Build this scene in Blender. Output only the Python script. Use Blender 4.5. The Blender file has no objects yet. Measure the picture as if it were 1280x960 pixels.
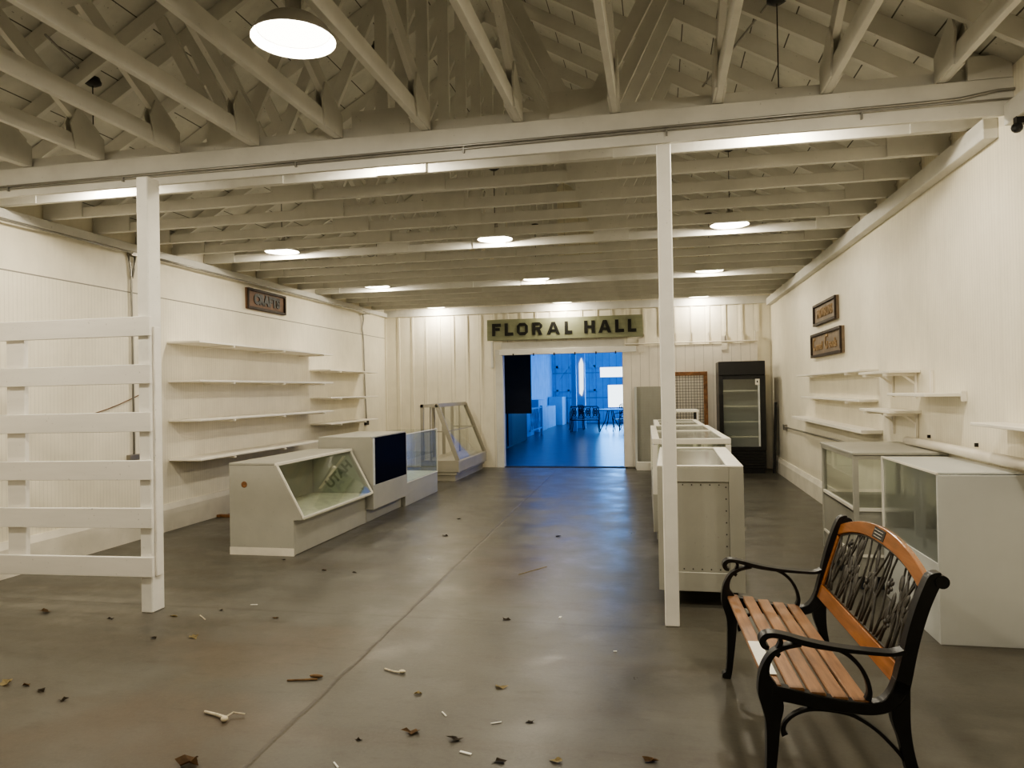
import bpy, bmesh, math, random
from mathutils import Vector, Matrix
random.seed(7)
D = bpy.data
COL = bpy.context.scene.collection
pi = math.pi

# ------------------------------------------------------------------ nodes
def new_mat(name):
    m = D.materials.new(name); m.use_nodes = True
    nt = m.node_tree; nt.nodes.clear()
    out = nt.nodes.new('ShaderNodeOutputMaterial')
    return m, nt, out

def math_node(nt, op, a, b=None, c=None):
    n = nt.nodes.new('ShaderNodeMath'); n.operation = op
    for i, v in enumerate((a, b, c)):
        if v is None: continue
        if isinstance(v, (int, float)): n.inputs[i].default_value = v
        else: nt.links.new(v, n.inputs[i])
    return n.outputs[0]

def mixc(nt, fac, a, b, mode='MIX'):
    n = nt.nodes.new('ShaderNodeMix'); n.data_type = 'RGBA'; n.blend_type = mode
    for s, v in ((n.inputs[0], fac), (n.inputs[6], a), (n.inputs[7], b)):
        if isinstance(v, (int, float)): s.default_value = v
        elif isinstance(v, tuple): s.default_value = (v[0], v[1], v[2], 1)
        else: nt.links.new(v, s)
    return n.outputs[2]

def noise(nt, vec, scale, detail=3, rough=.55, stretch=None):
    if stretch:
        mp = nt.nodes.new('ShaderNodeMapping'); mp.inputs['Scale'].default_value = stretch
        nt.links.new(vec, mp.inputs[0]); vec = mp.outputs[0]
    n = nt.nodes.new('ShaderNodeTexNoise'); n.inputs['Scale'].default_value = scale
    n.inputs['Detail'].default_value = detail; n.inputs['Roughness'].default_value = rough
    nt.links.new(vec, n.inputs['Vector'])
    return n.outputs['Fac']

def ramp(nt, fac, lo, hi):
    n = nt.nodes.new('ShaderNodeMapRange'); n.inputs[1].default_value = lo; n.inputs[2].default_value = hi
    nt.links.new(fac, n.inputs[0]); return n.outputs[0]

def coords(nt, world=False):
    if world:
        return nt.nodes.new('ShaderNodeNewGeometry').outputs['Position']
    return nt.nodes.new('ShaderNodeTexCoord').outputs['Object']

def sep(nt, v):
    n = nt.nodes.new('ShaderNodeSeparateXYZ'); nt.links.new(v, n.inputs[0]); return n.outputs

def line_mask(nt, c, width, gap, off=0.0):
    """1 inside a thin line every width metres"""
    a = math_node(nt, 'ADD', c, 100 * width + off)
    f = math_node(nt, 'FRACT', math_node(nt, 'DIVIDE', a, width))
    return math_node(nt, 'LESS_THAN', f, gap / width)

def principled(nt, out, col, rough, bump=None, metal=0, spec=.5, bstr=.3, bdist=.01):
    p = nt.nodes.new('ShaderNodeBsdfPrincipled')
    if isinstance(col, tuple): p.inputs['Base Color'].default_value = (*col, 1)
    else: nt.links.new(col, p.inputs['Base Color'])
    if isinstance(rough, (int, float)): p.inputs['Roughness'].default_value = rough
    else: nt.links.new(rough, p.inputs['Roughness'])
    p.inputs['Metallic'].default_value = metal
    p.inputs['Specular IOR Level'].default_value = spec
    if bump is not None:
        b = nt.nodes.new('ShaderNodeBump'); b.inputs['Strength'].default_value = bstr; b.inputs['Distance'].default_value = bdist
        nt.links.new(bump, b.inputs['Height']); nt.links.new(b.outputs[0], p.inputs['Normal'])
    nt.links.new(p.outputs[0], out.inputs[0]); return p

def simple(name, col, rough=.6, var=.12, scale=5, metal=0, spec=.4, stretch=None, spots=0.0, bstr=.15, world=False):
    m, nt, out = new_mat(name)
    v = coords(nt, world)
    n1 = noise(nt, v, scale, 4, .6, stretch)
    dark = tuple(c * (1 - var) for c in col); lite = tuple(min(1, c * (1 + var)) for c in col)
    c = mixc(nt, ramp(nt, n1, .3, .7), dark, lite)
    if spots:
        n2 = noise(nt, v, 45, 2, .5)
        c = mixc(nt, math_node(nt, 'MULTIPLY', ramp(nt, n2, .70, .76), spots), c, tuple(x * .35 for x in col))
    principled(nt, out, c, rough, n1, metal, spec, bstr, .004)
    return m

def boards(name, col, axis, width, gap=.006, rough=.6, axis2=None, width2=1, gap2=.004, dark=.35, var=.1, spots=0.0, zsplit=None, world=True, wide_shadow=0):
    """painted boards: thin dark joints every width along axis (0 x,1 y,2 z)"""
    m, nt, out = new_mat(name)
    v = coords(nt, world); s = sep(nt, v)
    n1 = noise(nt, v, 2.2, 4, .6)
    n3 = noise(nt, v, 14, 3, .6, (1, 1, .25) if axis != 2 else (.25, .25, 1))
    lo = tuple(c * (1 - var) for c in col); hi = tuple(min(1, c * (1 + var * .6)) for c in col)
    c = mixc(nt, ramp(nt, n1, .3, .7), lo, hi)
    c = mixc(nt, math_node(nt, 'MULTIPLY', ramp(nt, n3, .45, .75), .25), c, tuple(x * .78 for x in col))
    mk = line_mask(nt, s[axis], width, gap)
    if zsplit is not None:
        mk = math_node(nt, 'MULTIPLY', mk, math_node(nt, 'LESS_THAN', s[2], zsplit))
    if axis2 is not None:
        mk = math_node(nt, 'MAXIMUM', mk, line_mask(nt, s[axis2], width2, gap2))
    if zsplit is not None:
        a = math_node(nt, 'LESS_THAN', math_node(nt, 'ABSOLUTE', math_node(nt, 'SUBTRACT', s[2], zsplit)), .006)
        mk = math_node(nt, 'MAXIMUM', mk, math_node(nt, 'MULTIPLY', a, 3.5))
    c = mixc(nt, math_node(nt, 'MINIMUM', math_node(nt, 'MULTIPLY', mk, dark), 1.0), c, (.03, .026, .02))
    if spots:
        n2 = noise(nt, v, 30, 2, .5)
        c = mixc(nt, math_node(nt, 'MULTIPLY', ramp(nt, n2, .70, .76), spots), c, (.06, .045, .03))
    h = math_node(nt, 'SUBTRACT', n3, mk)
    principled(nt, out, c, rough, h, 0, .3, .25, .006)
    return m

W = (.80, .745, .655)
M = {}
M['wall'] = boards('white_beadboard_paint', (.85, .80, .67), 1, .042, .004, .55, zsplit=2.60, dark=.20, var=.07)
M['wallr'] = boards('white_beadboard_paint_right', (.85, .80, .67), 1, .038, .004, .5, axis2=1, width2=1.22, gap2=.006, dark=.16, var=.07)
M['wallb'] = boards('white_board_and_batten', (.86, .81, .68), 0, .288, .006, .55, dark=.45, var=.07)
M['sheath'] = boards('roof_sheathing_paint', (.70, .69, .635), 0, .235, .008, .7, axis2=1, width2=1.73, gap2=.008, dark=.85, var=.16, spots=.5)
M['timber'] = simple('white_painted_timber', (.69, .675, .625), .6, .08, 3, stretch=(1, 1, 1), spots=.35)
M['plate'] = simple('gusset_plywood_white', (.66, .645, .59), .55, .08, 3, spots=.3)
M['post'] = simple('worn_white_post_paint', (.86, .84, .79), .5, .06, 4, spots=.5)
M['fence'] = simple('white_fence_paint', (.88, .85, .80), .5, .06, 3, stretch=(.3, 1, 2), spots=.4)
M['shelf'] = simple('white_shelf_paint', (.84, .80, .71), .45, .05, 4, spots=.2)
M['base'] = simple('baseboard_paint', (.74, .70, .61), .55, .10, 3, spots=.3)
M['grey'] = simple('grey_beige_cabinet_paint', (.40, .39, .34), .42, .07, 2.5, spots=.25)
M['grey2'] = simple('grey_cabinet_panel_paint', (.37, .36, .31), .45, .07, 2.5, spots=.2)
M['olive'] = simple('taupe_case_paint', (.38, .35, .28), .5, .08, 3)
M['bluegrey'] = simple('pale_grey_laminate', (.60, .615, .60), .32, .05, 1.6, spec=.5)
M['cwhite'] = simple('white_case_paint', (.80, .77, .69), .4, .05, 3)
M['black'] = simple('black_enamel', (.012, .012, .013), .32, .2, 6, spec=.5)
M['iron'] = simple('black_cast_iron', (.010, .010, .011), .38, .3, 20, spec=.5)
M['ironpanel'] = simple('dark_cast_panel', (.042, .037, .03), .42, .3, 20, spec=.5)
M['screw'] = simple('dull_metal', (.30, .28, .25), .4, .1, 10, metal=.8)
M['pipe'] = simple('galvanised_conduit', (.36, .35, .32), .35, .1, 8, metal=.6)
M['wpipe'] = simple('painted_pipe', (.72, .67, .57), .4, .06, 5)
M['darkcan'] = simple('dark_canopy_metal', (.02, .018, .016), .4, .2, 9)
M['door'] = boards('sliding_door_boards', (.80, .75, .66), 0, .165, .006, .55, dark=.5, var=.07)
M['peg'] = boards('grey_gridded_panel', (.40, .395, .34), 0, .028, .003, .6, axis2=2, width2=.028, gap2=.003, dark=.18, var=.04)
M['brownframe'] = simple('chipped_brown_wood', (.25, .12, .05), .6, .5, 18)
M['wire'] = simple('dark_wire', (.05, .047, .04), .5, .2, 10)
M['signgreen'] = simple('sage_green_sign_paint', (.25, .26, .165), .6, .10, 3, stretch=(1, 1, 6))
M['letter'] = simple('black_sign_paint', (.012, .012, .009), .5, .1, 5)
M['signwood'] = simple('dark_brown_sign_wood', (.16, .09, .052), .6, .25, 8)
M['signdark'] = simple('blackish_brown_edge', (.035, .022, .014), .6, .25, 8)
M['signgrey'] = simple('weathered_brown_sign_field', (.20, .15, .105), .6, .25, 8)
M['tanletter'] = simple('carved_tan_letter', (.32, .21, .10), .6, .2, 8)
M['paper'] = simple('white_paper', (.86, .83, .74), .6, .03, 20)
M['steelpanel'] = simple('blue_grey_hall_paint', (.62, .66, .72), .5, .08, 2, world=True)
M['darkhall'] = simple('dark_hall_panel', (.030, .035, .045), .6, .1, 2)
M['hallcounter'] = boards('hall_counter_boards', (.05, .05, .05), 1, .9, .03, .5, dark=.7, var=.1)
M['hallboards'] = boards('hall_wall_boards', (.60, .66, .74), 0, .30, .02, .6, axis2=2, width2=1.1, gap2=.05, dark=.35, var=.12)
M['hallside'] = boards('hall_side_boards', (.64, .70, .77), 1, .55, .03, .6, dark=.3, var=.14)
M['leaf1'] = simple('dry_brown_leaf', (.17, .10, .045), .7, .4, 30)
M['leaf2'] = simple('pale_tan_leaf', (.42, .34, .18), .7, .3, 30)
M['leaf3'] = simple('dark_crumpled_leaf', (.055, .038, .022), .7, .4, 30)
M['bone'] = simple('bleached_twig', (.62, .55, .42), .6, .2, 30)
M['chip'] = simple('white_paint_chip', (.85, .83, .78), .6, .03, 30)
M['mirror'] = simple('aged_mirror', (.52, .55, .47), .10, .04, 3, metal=.9)
M['deck'] = simple('pale_case_liner', (.78, .78, .64), .5, .12, 9)
M['dgreen'] = simple('reflected_green_letter', (.19, .22, .17), .6, .1, 9)
M['pgreen'] = simple('pale_green_sheet', (.42, .46, .38), .4, .06, 5)

def wood(name, a, b, rough=.38):
    m, nt, out = new_mat(name)
    v = coords(nt)
    n1 = noise(nt, v, 5, 5, .6, (9, .8, 9)); n2 = noise(nt, v, 3.5, 3, .5)
    c = mixc(nt, ramp(nt, n1, .3, .72), a, b)
    c = mixc(nt, math_node(nt, 'MULTIPLY', ramp(nt, n2, .5, .75), .5), c, tuple(x * .5 for x in a))
    principled(nt, out, c, rough, n1, 0, .5, .12, .003)
    return m
M['slat'] = wood('weathered_orange_slat', (.17, .080, .036), (.37, .19, .09), .42)
M['rail'] = wood('varnished_orange_rail', (.24, .09, .028), (.36, .145, .05), .22)

def glass(name, tint, refl=.06, rough=.02):
    m, nt, out = new_mat(name)
    t = nt.nodes.new('ShaderNodeBsdfTransparent'); t.inputs[0].default_value = (*tint, 1)
    g = nt.nodes.new('ShaderNodeBsdfGlossy'); g.inputs['Roughness'].default_value = rough
    lw = nt.nodes.new('ShaderNodeLayerWeight'); lw.inputs[0].default_value = .5
    p = math_node(nt, 'POWER', lw.outputs['Facing'], 4)
    f = math_node(nt, 'ADD', math_node(nt, 'MULTIPLY', p, .55), refl)
    mx = nt.nodes.new('ShaderNodeMixShader'); nt.links.new(f, mx.inputs[0])
    nt.links.new(t.outputs[0], mx.inputs[1]); nt.links.new(g.outputs[0], mx.inputs[2]); nt.links.new(mx.outputs[0], out.inputs[0])
    return m
M['glass'] = glass('case_glass', (.97, .985, .97), .05)
M['gglass'] = glass('greenish_case_glass', (.96, .985, .97), .08)
M['haze'] = glass('hazy_case_glass', (.95, .97, .96), .22, .30)
M['dusty'] = glass('dusty_case_glass', (.92, .94, .92), .10, .15)
def blackglass():
    m, nt, out = new_mat('black_glass')
    d = nt.nodes.new('ShaderNodeBsdfDiffuse'); d.inputs[0].default_value = (.007, .007, .012, 1)
    g = nt.nodes.new('ShaderNodeBsdfGlossy'); g.inputs['Roughness'].default_value = .15
    x = nt.nodes.new('ShaderNodeMixShader'); x.inputs[0].default_value = .012
    nt.links.new(d.outputs[0], x.inputs[1]); nt.links.new(g.outputs[0], x.inputs[2]); nt.links.new(x.outputs[0], out.inputs[0]); return m
M['dglass'] = blackglass()

def emit(name, col, s):
    m, nt, out = new_mat(name)
    e = nt.nodes.new('ShaderNodeEmission'); e.inputs[0].default_value = (*col, 1); e.inputs[1].default_value = s
    nt.links.new(e.outputs[0], out.inputs[0]); return m
M['bulb'] = emit('lamp_bulb_glow', (1, .93, .80), 9)
M['shadein'] = simple('lamp_shade_enamel', (.85, .84, .78), .35, .03, 5)
M['shadeout'] = simple('lamp_shade_outside', (.33, .31, .26), .45, .08, 5)

def concrete():
    m, nt, out = new_mat('worn_concrete')
    v = coords(nt, True); s = sep(nt, v)
    big = noise(nt, v, .55, 4, .6); mid = noise(nt, v, 2.3, 5, .65); fine = noise(nt, v, 55, 4, .7)
    streak = noise(nt, v, 1.2, 5, .6, (.35, 2.6, 1))
    c = mixc(nt, ramp(nt, big, .35, .65), (.066, .060, .046), (.098, .093, .077))
    c = mixc(nt, math_node(nt, 'MULTIPLY', ramp(nt, mid, .48, .66), .6), c, (.130, .124, .104))
    c = mixc(nt, math_node(nt, 'MULTIPLY', ramp(nt, streak, .50, .66), .6), c, (.075, .060, .042))
    # dark blotch in the walkway
    def blob(cx, cy, rx, ry, col, k):
        nonlocal c
        dx = math_node(nt, 'DIVIDE', math_node(nt, 'SUBTRACT', s[0], cx), rx)
        dy = math_node(nt, 'DIVIDE', math_node(nt, 'SUBTRACT', s[1], cy), ry)
        r = math_node(nt, 'ADD', math_node(nt, 'MULTIPLY', dx, dx), math_node(nt, 'MULTIPLY', dy, dy))
        r = math_node(nt, 'ADD', r, math_node(nt, 'MULTIPLY', math_node(nt, 'SUBTRACT', mid, .5), 2.4))
        f = math_node(nt, 'SUBTRACT', 1, r)
        n = nt.nodes.new('ShaderNodeClamp'); nt.links.new(f, n.inputs[0])
        c = mixc(nt, math_node(nt, 'MULTIPLY', n.outputs[0], k), c, col)
    blob(-1.2, 6.1, .55, 1.0, (.07, .05, .035), .75)
    blob(-1.0, 7.2, .35, .6, (.06, .045, .033), .5)
    blob(-2.35, 2.9, .9, .5, (.105, .072, .047), .6)
    blob(-2.3, 3.9, .8, .5, (.12, .085, .055), .5)
    blob(-3.9, 4.6, 1.2, .45, (.17, .16, .14), .4)
    jx = math_node(nt, 'ADD', s[0], math_node(nt, 'MULTIPLY', s[1], .022))
    jx = math_node(nt, 'ADD', jx, math_node(nt, 'MULTIPLY', math_node(nt, 'SUBTRACT', mid, .5), .05))
    d1 = math_node(nt, 'ABSOLUTE', math_node(nt, 'ADD', jx, 1.60))
    j1 = ramp(nt, d1, .016, .004)
    j1b = ramp(nt, d1, .10, .03)
    jy = math_node(nt, 'ADD', s[1], math_node(nt, 'MULTIPLY', math_node(nt, 'SUBTRACT', mid, .5), .06))
    d2 = math_node(nt, 'ABSOLUTE', math_node(nt, 'SUBTRACT', jy, 4.62)); j2 = ramp(nt, d2, .02, .005)
    d3 = math_node(nt, 'ABSOLUTE', math_node(nt, 'SUBTRACT', jy, 9.2)); j3 = ramp(nt, d3, .015, .005)
    c = mixc(nt, math_node(nt, 'MULTIPLY', j1b, .35), c, (.10, .085, .062))
    c = mixc(nt, math_node(nt, 'MULTIPLY', j1, .75), c, (.045, .035, .025))
    c = mixc(nt, math_node(nt, 'MULTIPLY', math_node(nt, 'MAXIMUM', j2, j3), .4), c, (.05, .04, .03))
    c = mixc(nt, math_node(nt, 'MULTIPLY', ramp(nt, fine, .30, .8), .30), c, (.16, .15, .125), 'MIX')
    c = mixc(nt, math_node(nt, 'MULTIPLY', ramp(nt, fine, .66, .72), .5), c, (.05, .038, .026))
    m9 = noise(nt, v, 9, 5, .7, (.6, 1.6, 1)); sp = noise(nt, v, 130, 2, .6)
    c = mixc(nt, math_node(nt, 'MULTIPLY', ramp(nt, m9, .54, .70), .38), c, (.048, .037, .025))
    c = mixc(nt, math_node(nt, 'MULTIPLY', ramp(nt, sp, .66, .74), .45), c, (.24, .22, .18))
    rg = math_node(nt, 'ADD', math_node(nt, 'MULTIPLY', mid, .50), .13)
    h = math_node(nt, 'SUBTRACT', math_node(nt, 'ADD', math_node(nt, 'MULTIPLY', mid, .6), math_node(nt, 'MULTIPLY', fine, .12)), j1)
    principled(nt, out, c, rg, h, 0, .42, .22, .012)
    return m
M['concrete'] = concrete()
M['hallfloor'] = simple('wet_looking_hall_floor', (.06, .065, .07), .30, .6, 1.9, spec=.5, stretch=(1, 3.0, 1), bstr=1.0, world=True)

# ------------------------------------------------------------------ geometry helpers
ROOT = {}
def tag(o, label=None, cat=None, group=None, kind=None):
    if label: o['label'] = label
    if cat: o['category'] = cat
    if group: o['group'] = group
    if kind: o['kind'] = kind
    return o

def thing(name, label, cat, loc=(0, 0, 0), rz=0, group=None):
    o = D.objects.new(name, None); COL.objects.link(o)
    o.empty_display_size = .1
    o.location = loc; o.rotation_euler = (0, 0, rz)
    tag(o, label, cat, group)
    ROOT[o.name] = (Matrix.Translation(loc) @ Matrix.Rotation(rz, 4, 'Z'))
    return o

class MB:
    def __init__(s): s.bm = bmesh.new()
    def box(s, x0, x1, y0, y1, z0, z1):
        v = [s.bm.verts.new((x, y, z)) for z in (z0, z1) for y in (y0, y1) for x in (x0, x1)]
        for f in ((0, 2, 3, 1), (4, 5, 7, 6), (0, 1, 5, 4), (2, 6, 7, 3), (0, 4, 6, 2), (1, 3, 7, 5)):
            s.bm.faces.new([v[i] for i in f])
        return s
    def bar(s, p, q, w, h, up=(0, 0, 1)):
        """box beam from p to q; w = width across, h = size along 'up'"""
        p, q = Vector(p), Vector(q); d = (q - p).normalized(); up = Vector(up)
        side = d.cross(up).normalized(); u = side.cross(d).normalized()
        v = []
        for c in (p, q):
            for a, b in ((-1, -1), (1, -1), (1, 1), (-1, 1)):
                v.append(s.bm.verts.new(c + side * a * w / 2 + u * b * h / 2))
        for f in ((0, 1, 2, 3), (7, 6, 5, 4), (0, 4, 5, 1), (1, 5, 6, 2), (2, 6, 7, 3), (3, 7, 4, 0)):
            s.bm.faces.new([v[i] for i in f])
        return s
    def prism(s, pts, axis, a, b):
        """pts: 2-D polygon; axis 'y': pts=(x,z); 'x': pts=(y,z); 'z': pts=(x,y)"""
        def mk(p, t): return {'y': (p[0], t, p[1]), 'x': (t, p[0], p[1]), 'z': (p[0], p[1], t)}[axis]
        A = [s.bm.verts.new(mk(p, a)) for p in pts]; B = [s.bm.verts.new(mk(p, b)) for p in pts]
        s.bm.faces.new(A); s.bm.faces.new(B[::-1]); n = len(pts)
        for i in range(n): s.bm.faces.new((A[i], B[i], B[(i + 1) % n], A[(i + 1) % n]))
        return s
    def tube(s, path, r, seg=8, cap=True):
        path = [Vector(p) for p in path]; rings = []
        n = len(path); rr = r if isinstance(r, (list, tuple)) else [r] * n
        prev = None
        for i, p in enumerate(path):
            d = (path[min(i + 1, n - 1)] - path[max(i - 1, 0)]).normalized()
            if prev is None:
                a = Vector((0, 0, 1)) if abs(d.z) < .9 else Vector((1, 0, 0)); u = d.cross(a).normalized()
            else: u = (prev - d * prev.dot(d)).normalized()
            prev = u; w = d.cross(u)
            rings.append([s.bm.verts.new(p + (u * math.cos(t * 2 * pi / seg) + w * math.sin(t * 2 * pi / seg)) * rr[i]) for t in range(seg)])
        for i in range(n - 1):
            for t in range(seg):
                s.bm.faces.new((rings[i][t], rings[i][(t + 1) % seg], rings[i + 1][(t + 1) % seg], rings[i + 1][t]))
        if cap: s.bm.faces.new(rings[0][::-1]); s.bm.faces.new(rings[-1])
        return s
    def lathe(s, prof, c=(0, 0, 0), seg=32):
        rings = [[s.bm.verts.new((c[0] + r * math.cos(2 * pi * t / seg), c[1] + r * math.sin(2 * pi * t / seg), c[2] + z)) for t in range(seg)] for r, z in prof]
        for i in range(len(prof) - 1):
            for t in range(seg): s.bm.faces.new((rings[i][t], rings[i][(t + 1) % seg], rings[i + 1][(t + 1) % seg], rings[i + 1][t]))
        return s
    def strip(s, pts, v0, v1):
        """pts (u,z,thick) centre line in the XZ plane -> extruded along y between v0,v1"""
        n = len(pts); L = []; R = []
        for i in range(n):
            a = pts[max(i - 1, 0)]; b = pts[min(i + 1, n - 1)]
            dx, dz = b[0] - a[0], b[1] - a[1]; l = math.hypot(dx, dz) or 1; nx, nz = -dz / l, dx / l
            t = pts[i][2] / 2
            L.append((pts[i][0] + nx * t, pts[i][1] + nz * t)); R.append((pts[i][0] - nx * t, pts[i][1] - nz * t))
        def ring(y): return ([s.bm.verts.new((p[0], y, p[1])) for p in L], [s.bm.verts.new((p[0], y, p[1])) for p in R])
        (a, b), (c, d) = ring(v0), ring(v1)
        for i in range(n - 1):
            s.bm.faces.new((a[i], a[i + 1], b[i + 1], b[i])); s.bm.faces.new((c[i], d[i], d[i + 1], c[i + 1]))
            s.bm.faces.new((a[i], c[i], c[i + 1], a[i + 1])); s.bm.faces.new((b[i], b[i + 1], d[i + 1], d[i]))
        s.bm.faces.new((a[0], b[0], d[0], c[0])); s.bm.faces.new((a[-1], c[-1], d[-1], b[-1]))
        return s
    def blob(s, c, r, M3=None, seg=10, rings=6):
        bmesh.ops.create_uvsphere(s.bm, u_segments=seg, v_segments=rings, radius=1,
            matrix=Matrix.Translation(c) @ (M3.to_4x4() if M3 else Matrix.Identity(4)) @ Matrix.Diagonal((r[0], r[1], r[2], 1)))
        return s
    def build(s, name, mat, parent=None, smooth=False, bevel=0, root=None, local=False):
        bmesh.ops.recalc_face_normals(s.bm, faces=s.bm.faces)
        if bevel:
            bmesh.ops.bevel(s.bm, geom=list(s.bm.edges), offset=bevel, segments=1, affect='EDGES', clamp_overlap=True)
        me = D.meshes.new(name)
        if parent is not None and not local:
            r = root or parent
            while r.parent: r = r.parent
            s.bm.transform(ROOT.get(r.name, Matrix.Identity(4)).inverted())
        s.bm.to_mesh(me); s.bm.free()
        if smooth:
            for p in me.polygons: p.use_smooth = True
        me.materials.append(M[mat] if isinstance(mat, str) else mat)
        o = D.objects.new(name, me); COL.objects.link(o)
        if parent is not None: o.parent = parent
        return o

def struct(name, mb, mat, **k):
    o = mb.build(name, mat, **k); o['kind'] = 'structure'; return o

def copy_tree(o, parent=None):
    c = o.copy(); COL.objects.link(c)
    if parent is not None: c.parent = parent
    for ch in list(o.children): copy_tree(ch, c)
    return c

def place(root, loc, label, group=None):
    c = copy_tree(root); c.location = loc; c['label'] = label
    if group: c['group'] = group
    return c

def smoothpts(pts, k=4):
    out = []; n = len(pts)
    for i in range(n - 1):
        p0, p1, p2, p3 = pts[max(i - 1, 0)], pts[i], pts[i + 1], pts[min(i + 2, n - 1)]
        for j in range(k):
            t = j / k
            out.append(tuple(.5 * ((2 * b) + (-a + c) * t + (2 * a - 5 * b + 4 * c - d) * t * t + (-a + 3 * b - 3 * c + d) * t ** 3)
                             for a, b, c, d in zip(p0, p1, p2, p3)))
    out.append(tuple(pts[-1])); return out

def text_mesh(name, txt, size, mat, parent, mtx, extrude=.004, sx=1, offset=0, space=1):
    cu = D.curves.new(name, 'FONT'); cu.body = txt; cu.size = size; cu.extrude = extrude; cu.offset = offset
    cu.align_x = 'CENTER'; cu.align_y = 'CENTER'; cu.resolution_u = 3; cu.space_character = space
    t = D.objects.new(name + '_tmp', cu); COL.objects.link(t)
    dg = bpy.context.evaluated_depsgraph_get(); dg.update()
    me = D.meshes.new_from_object(t.evaluated_get(dg)); D.objects.remove(t)
    me.transform(mtx @ Matrix.Diagonal((sx, 1, 1, 1)))
    r = parent
    while r.parent: r = r.parent
    me.transform(ROOT[r.name].inverted())
    me.materials.clear(); me.materials.append(M[mat]); me.name = name
    o = D.objects.new(name, me); COL.objects.link(o); o.parent = parent; return o

XL, XR, YB, YF = -5.42, 2.04, 13.9, -3.5
RX = -1.72; SL = .575; ZE = 3.24
def roofz(x): return ZE + SL * (min(x - (XL - .05), (XR + .0) - x))

# ------------------------------------------------------------------ shell
struct('floor', MB().box(-6, 3.2, YF, YB + .12, -.1, 0), 'concrete')
struct('floor_back', MB().box(-9, 5, YB + .121, 34, -.1, -.004), 'hallfloor')
struct('wall_left', MB().box(XL - .12, XL, YF, YB, 0, 3.33), 'wall')
struct('wall_right', MB().box(XR, XR + .12, YF, YB, 0, 3.33), 'wallr')
struct('wall_front', MB().box(XL - .12, XR + .12, YF - .12, YF, 0, 6), 'wallb')
wb = MB()
wb.box(XL - .12, -3.0, YB, YB + .12, 0, 3.3).box(-3.0, -.62, YB, YB + .12, 2.22, 3.3).box(-.62, XR + .12, YB, YB + .12, 0, 3.3)
wb.prism([(XL - .12, 3.3), (XR + .12, 3.3), (RX, 5.7)], 'y', YB, YB + .12)
for x in (-5.40, -5.112, -4.824, -4.539, -4.257, -3.976, -3.697, -3.421):
    wb.box(x - .017, x + .017, YB - .018, YB, .0, 3.0)
for x in (-3.16, -2.88, -2.59, -2.30, -2.01, -1.72, -1.43, -1.14, -.86, -.56, -.234, .05, .338, .633, .932, 1.222, 1.516, 1.801):
    wb.box(x - .022, x + .022, YB - .018, YB, 2.50, 3.05)
struct('wall_back', wb, 'wallb')
struct('trim_1', MB().box(XL, XR, YB - .03, YB, 3.02, 3.16), 'timber')
# roof sheathing: two sloping planes
rf = MB()
rf.prism([(XL - .4, ZE - .20 + .10), (RX, roofz(RX) + .10), (RX, roofz(RX) + .14), (XL - .4, ZE - .20 + .14)], 'y', YF - .1, YB + .1)
rf.prism([(RX, roofz(RX) + .10), (XR + .4, ZE - .23 + .10), (XR + .4, ZE - .23 + .14), (RX, roofz(RX) + .14)], 'y', YF - .1, YB + .1)
struct('ceiling', rf, 'sheath')
struct('baseboard_left', MB().box(XL, XL + .045, YF, YB, 0, .24).prism([(XL, .24), (XL + .045, .24), (XL + .02, .30), (XL, .30)], 'y', YF, YB), 'base')
struct('baseboard_right', MB().box(XR - .045, XR, YF, YB, 0, .20).prism([(XR, .20), (XR - .045, .20), (XR - .02, .26), (XR, .26)], 'y', YF, YB), 'base')
struct('trim_2', MB().box(XL, XL + .075, YF, YB - .03, 3.02, 3.10), 'timber', bevel=.004)
struct('trim_3', MB().box(XR - .085, XR, 4.86, YB - .03, 2.975, 3.10), 'timber', bevel=.004)
struct('trim_4', MB().box(XR - .06, XR, YF, 4.65, 2.975, 3.10), 'timber', bevel=.004)
# door surround
struct('trim_5', MB().box(-3.02, -.40, YB - .10, YB - .001, 2.19, 2.30).box(-3.0, -.62, YB - .06, YB - .001, 2.30, 2.44), 'timber', bevel=.004)
jb = MB().box(-3.12, -2.975, YB - .05, YB + .12, .0, 2.30)
jb.box(-3.20, -3.16, YB - .08, YB - .02, 1.95, 2.46).box(-.64, -.60, YB, YB + .12, 0, 2.2)
struct('trim_6', jb, 'timber', bevel=.003)
struct('trim_7', MB().box(-3.0, -.6, YB - .01, YB + .16, 0, .012), 'darkhall')
dm = MB().box(-.66, 1.78, YB - .085, YB - .035, .03, 2.30)
dr = struct('door_1', dm, 'door')
hb = MB()
for x in (-.30, 1.20): hb.box(x - .05, x + .05, YB - .10, YB - .086, 2.18, 2.44)
hb.tube([(-.6, YB - .095, 2.335), (1.78, YB - .095, 2.335)], .012)
for x in (-2.75, -2.35, -1.95, -1.55, -1.15, -.78): tag(MB().box(x - .012, x + .012, YB - .115, YB - .101, 2.165, 2.215).build('hook', 'darkcan', dr), kind='structure')
for x in (-.234, .338, .633, .932, 1.222, 1.516, 1.75): hb.box(x - .008, x + .008, YB - .10, YB - .02, 2.335, 2.52)
tag(hb.build('door_track', 'wpipe', dr), kind='structure')

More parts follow.
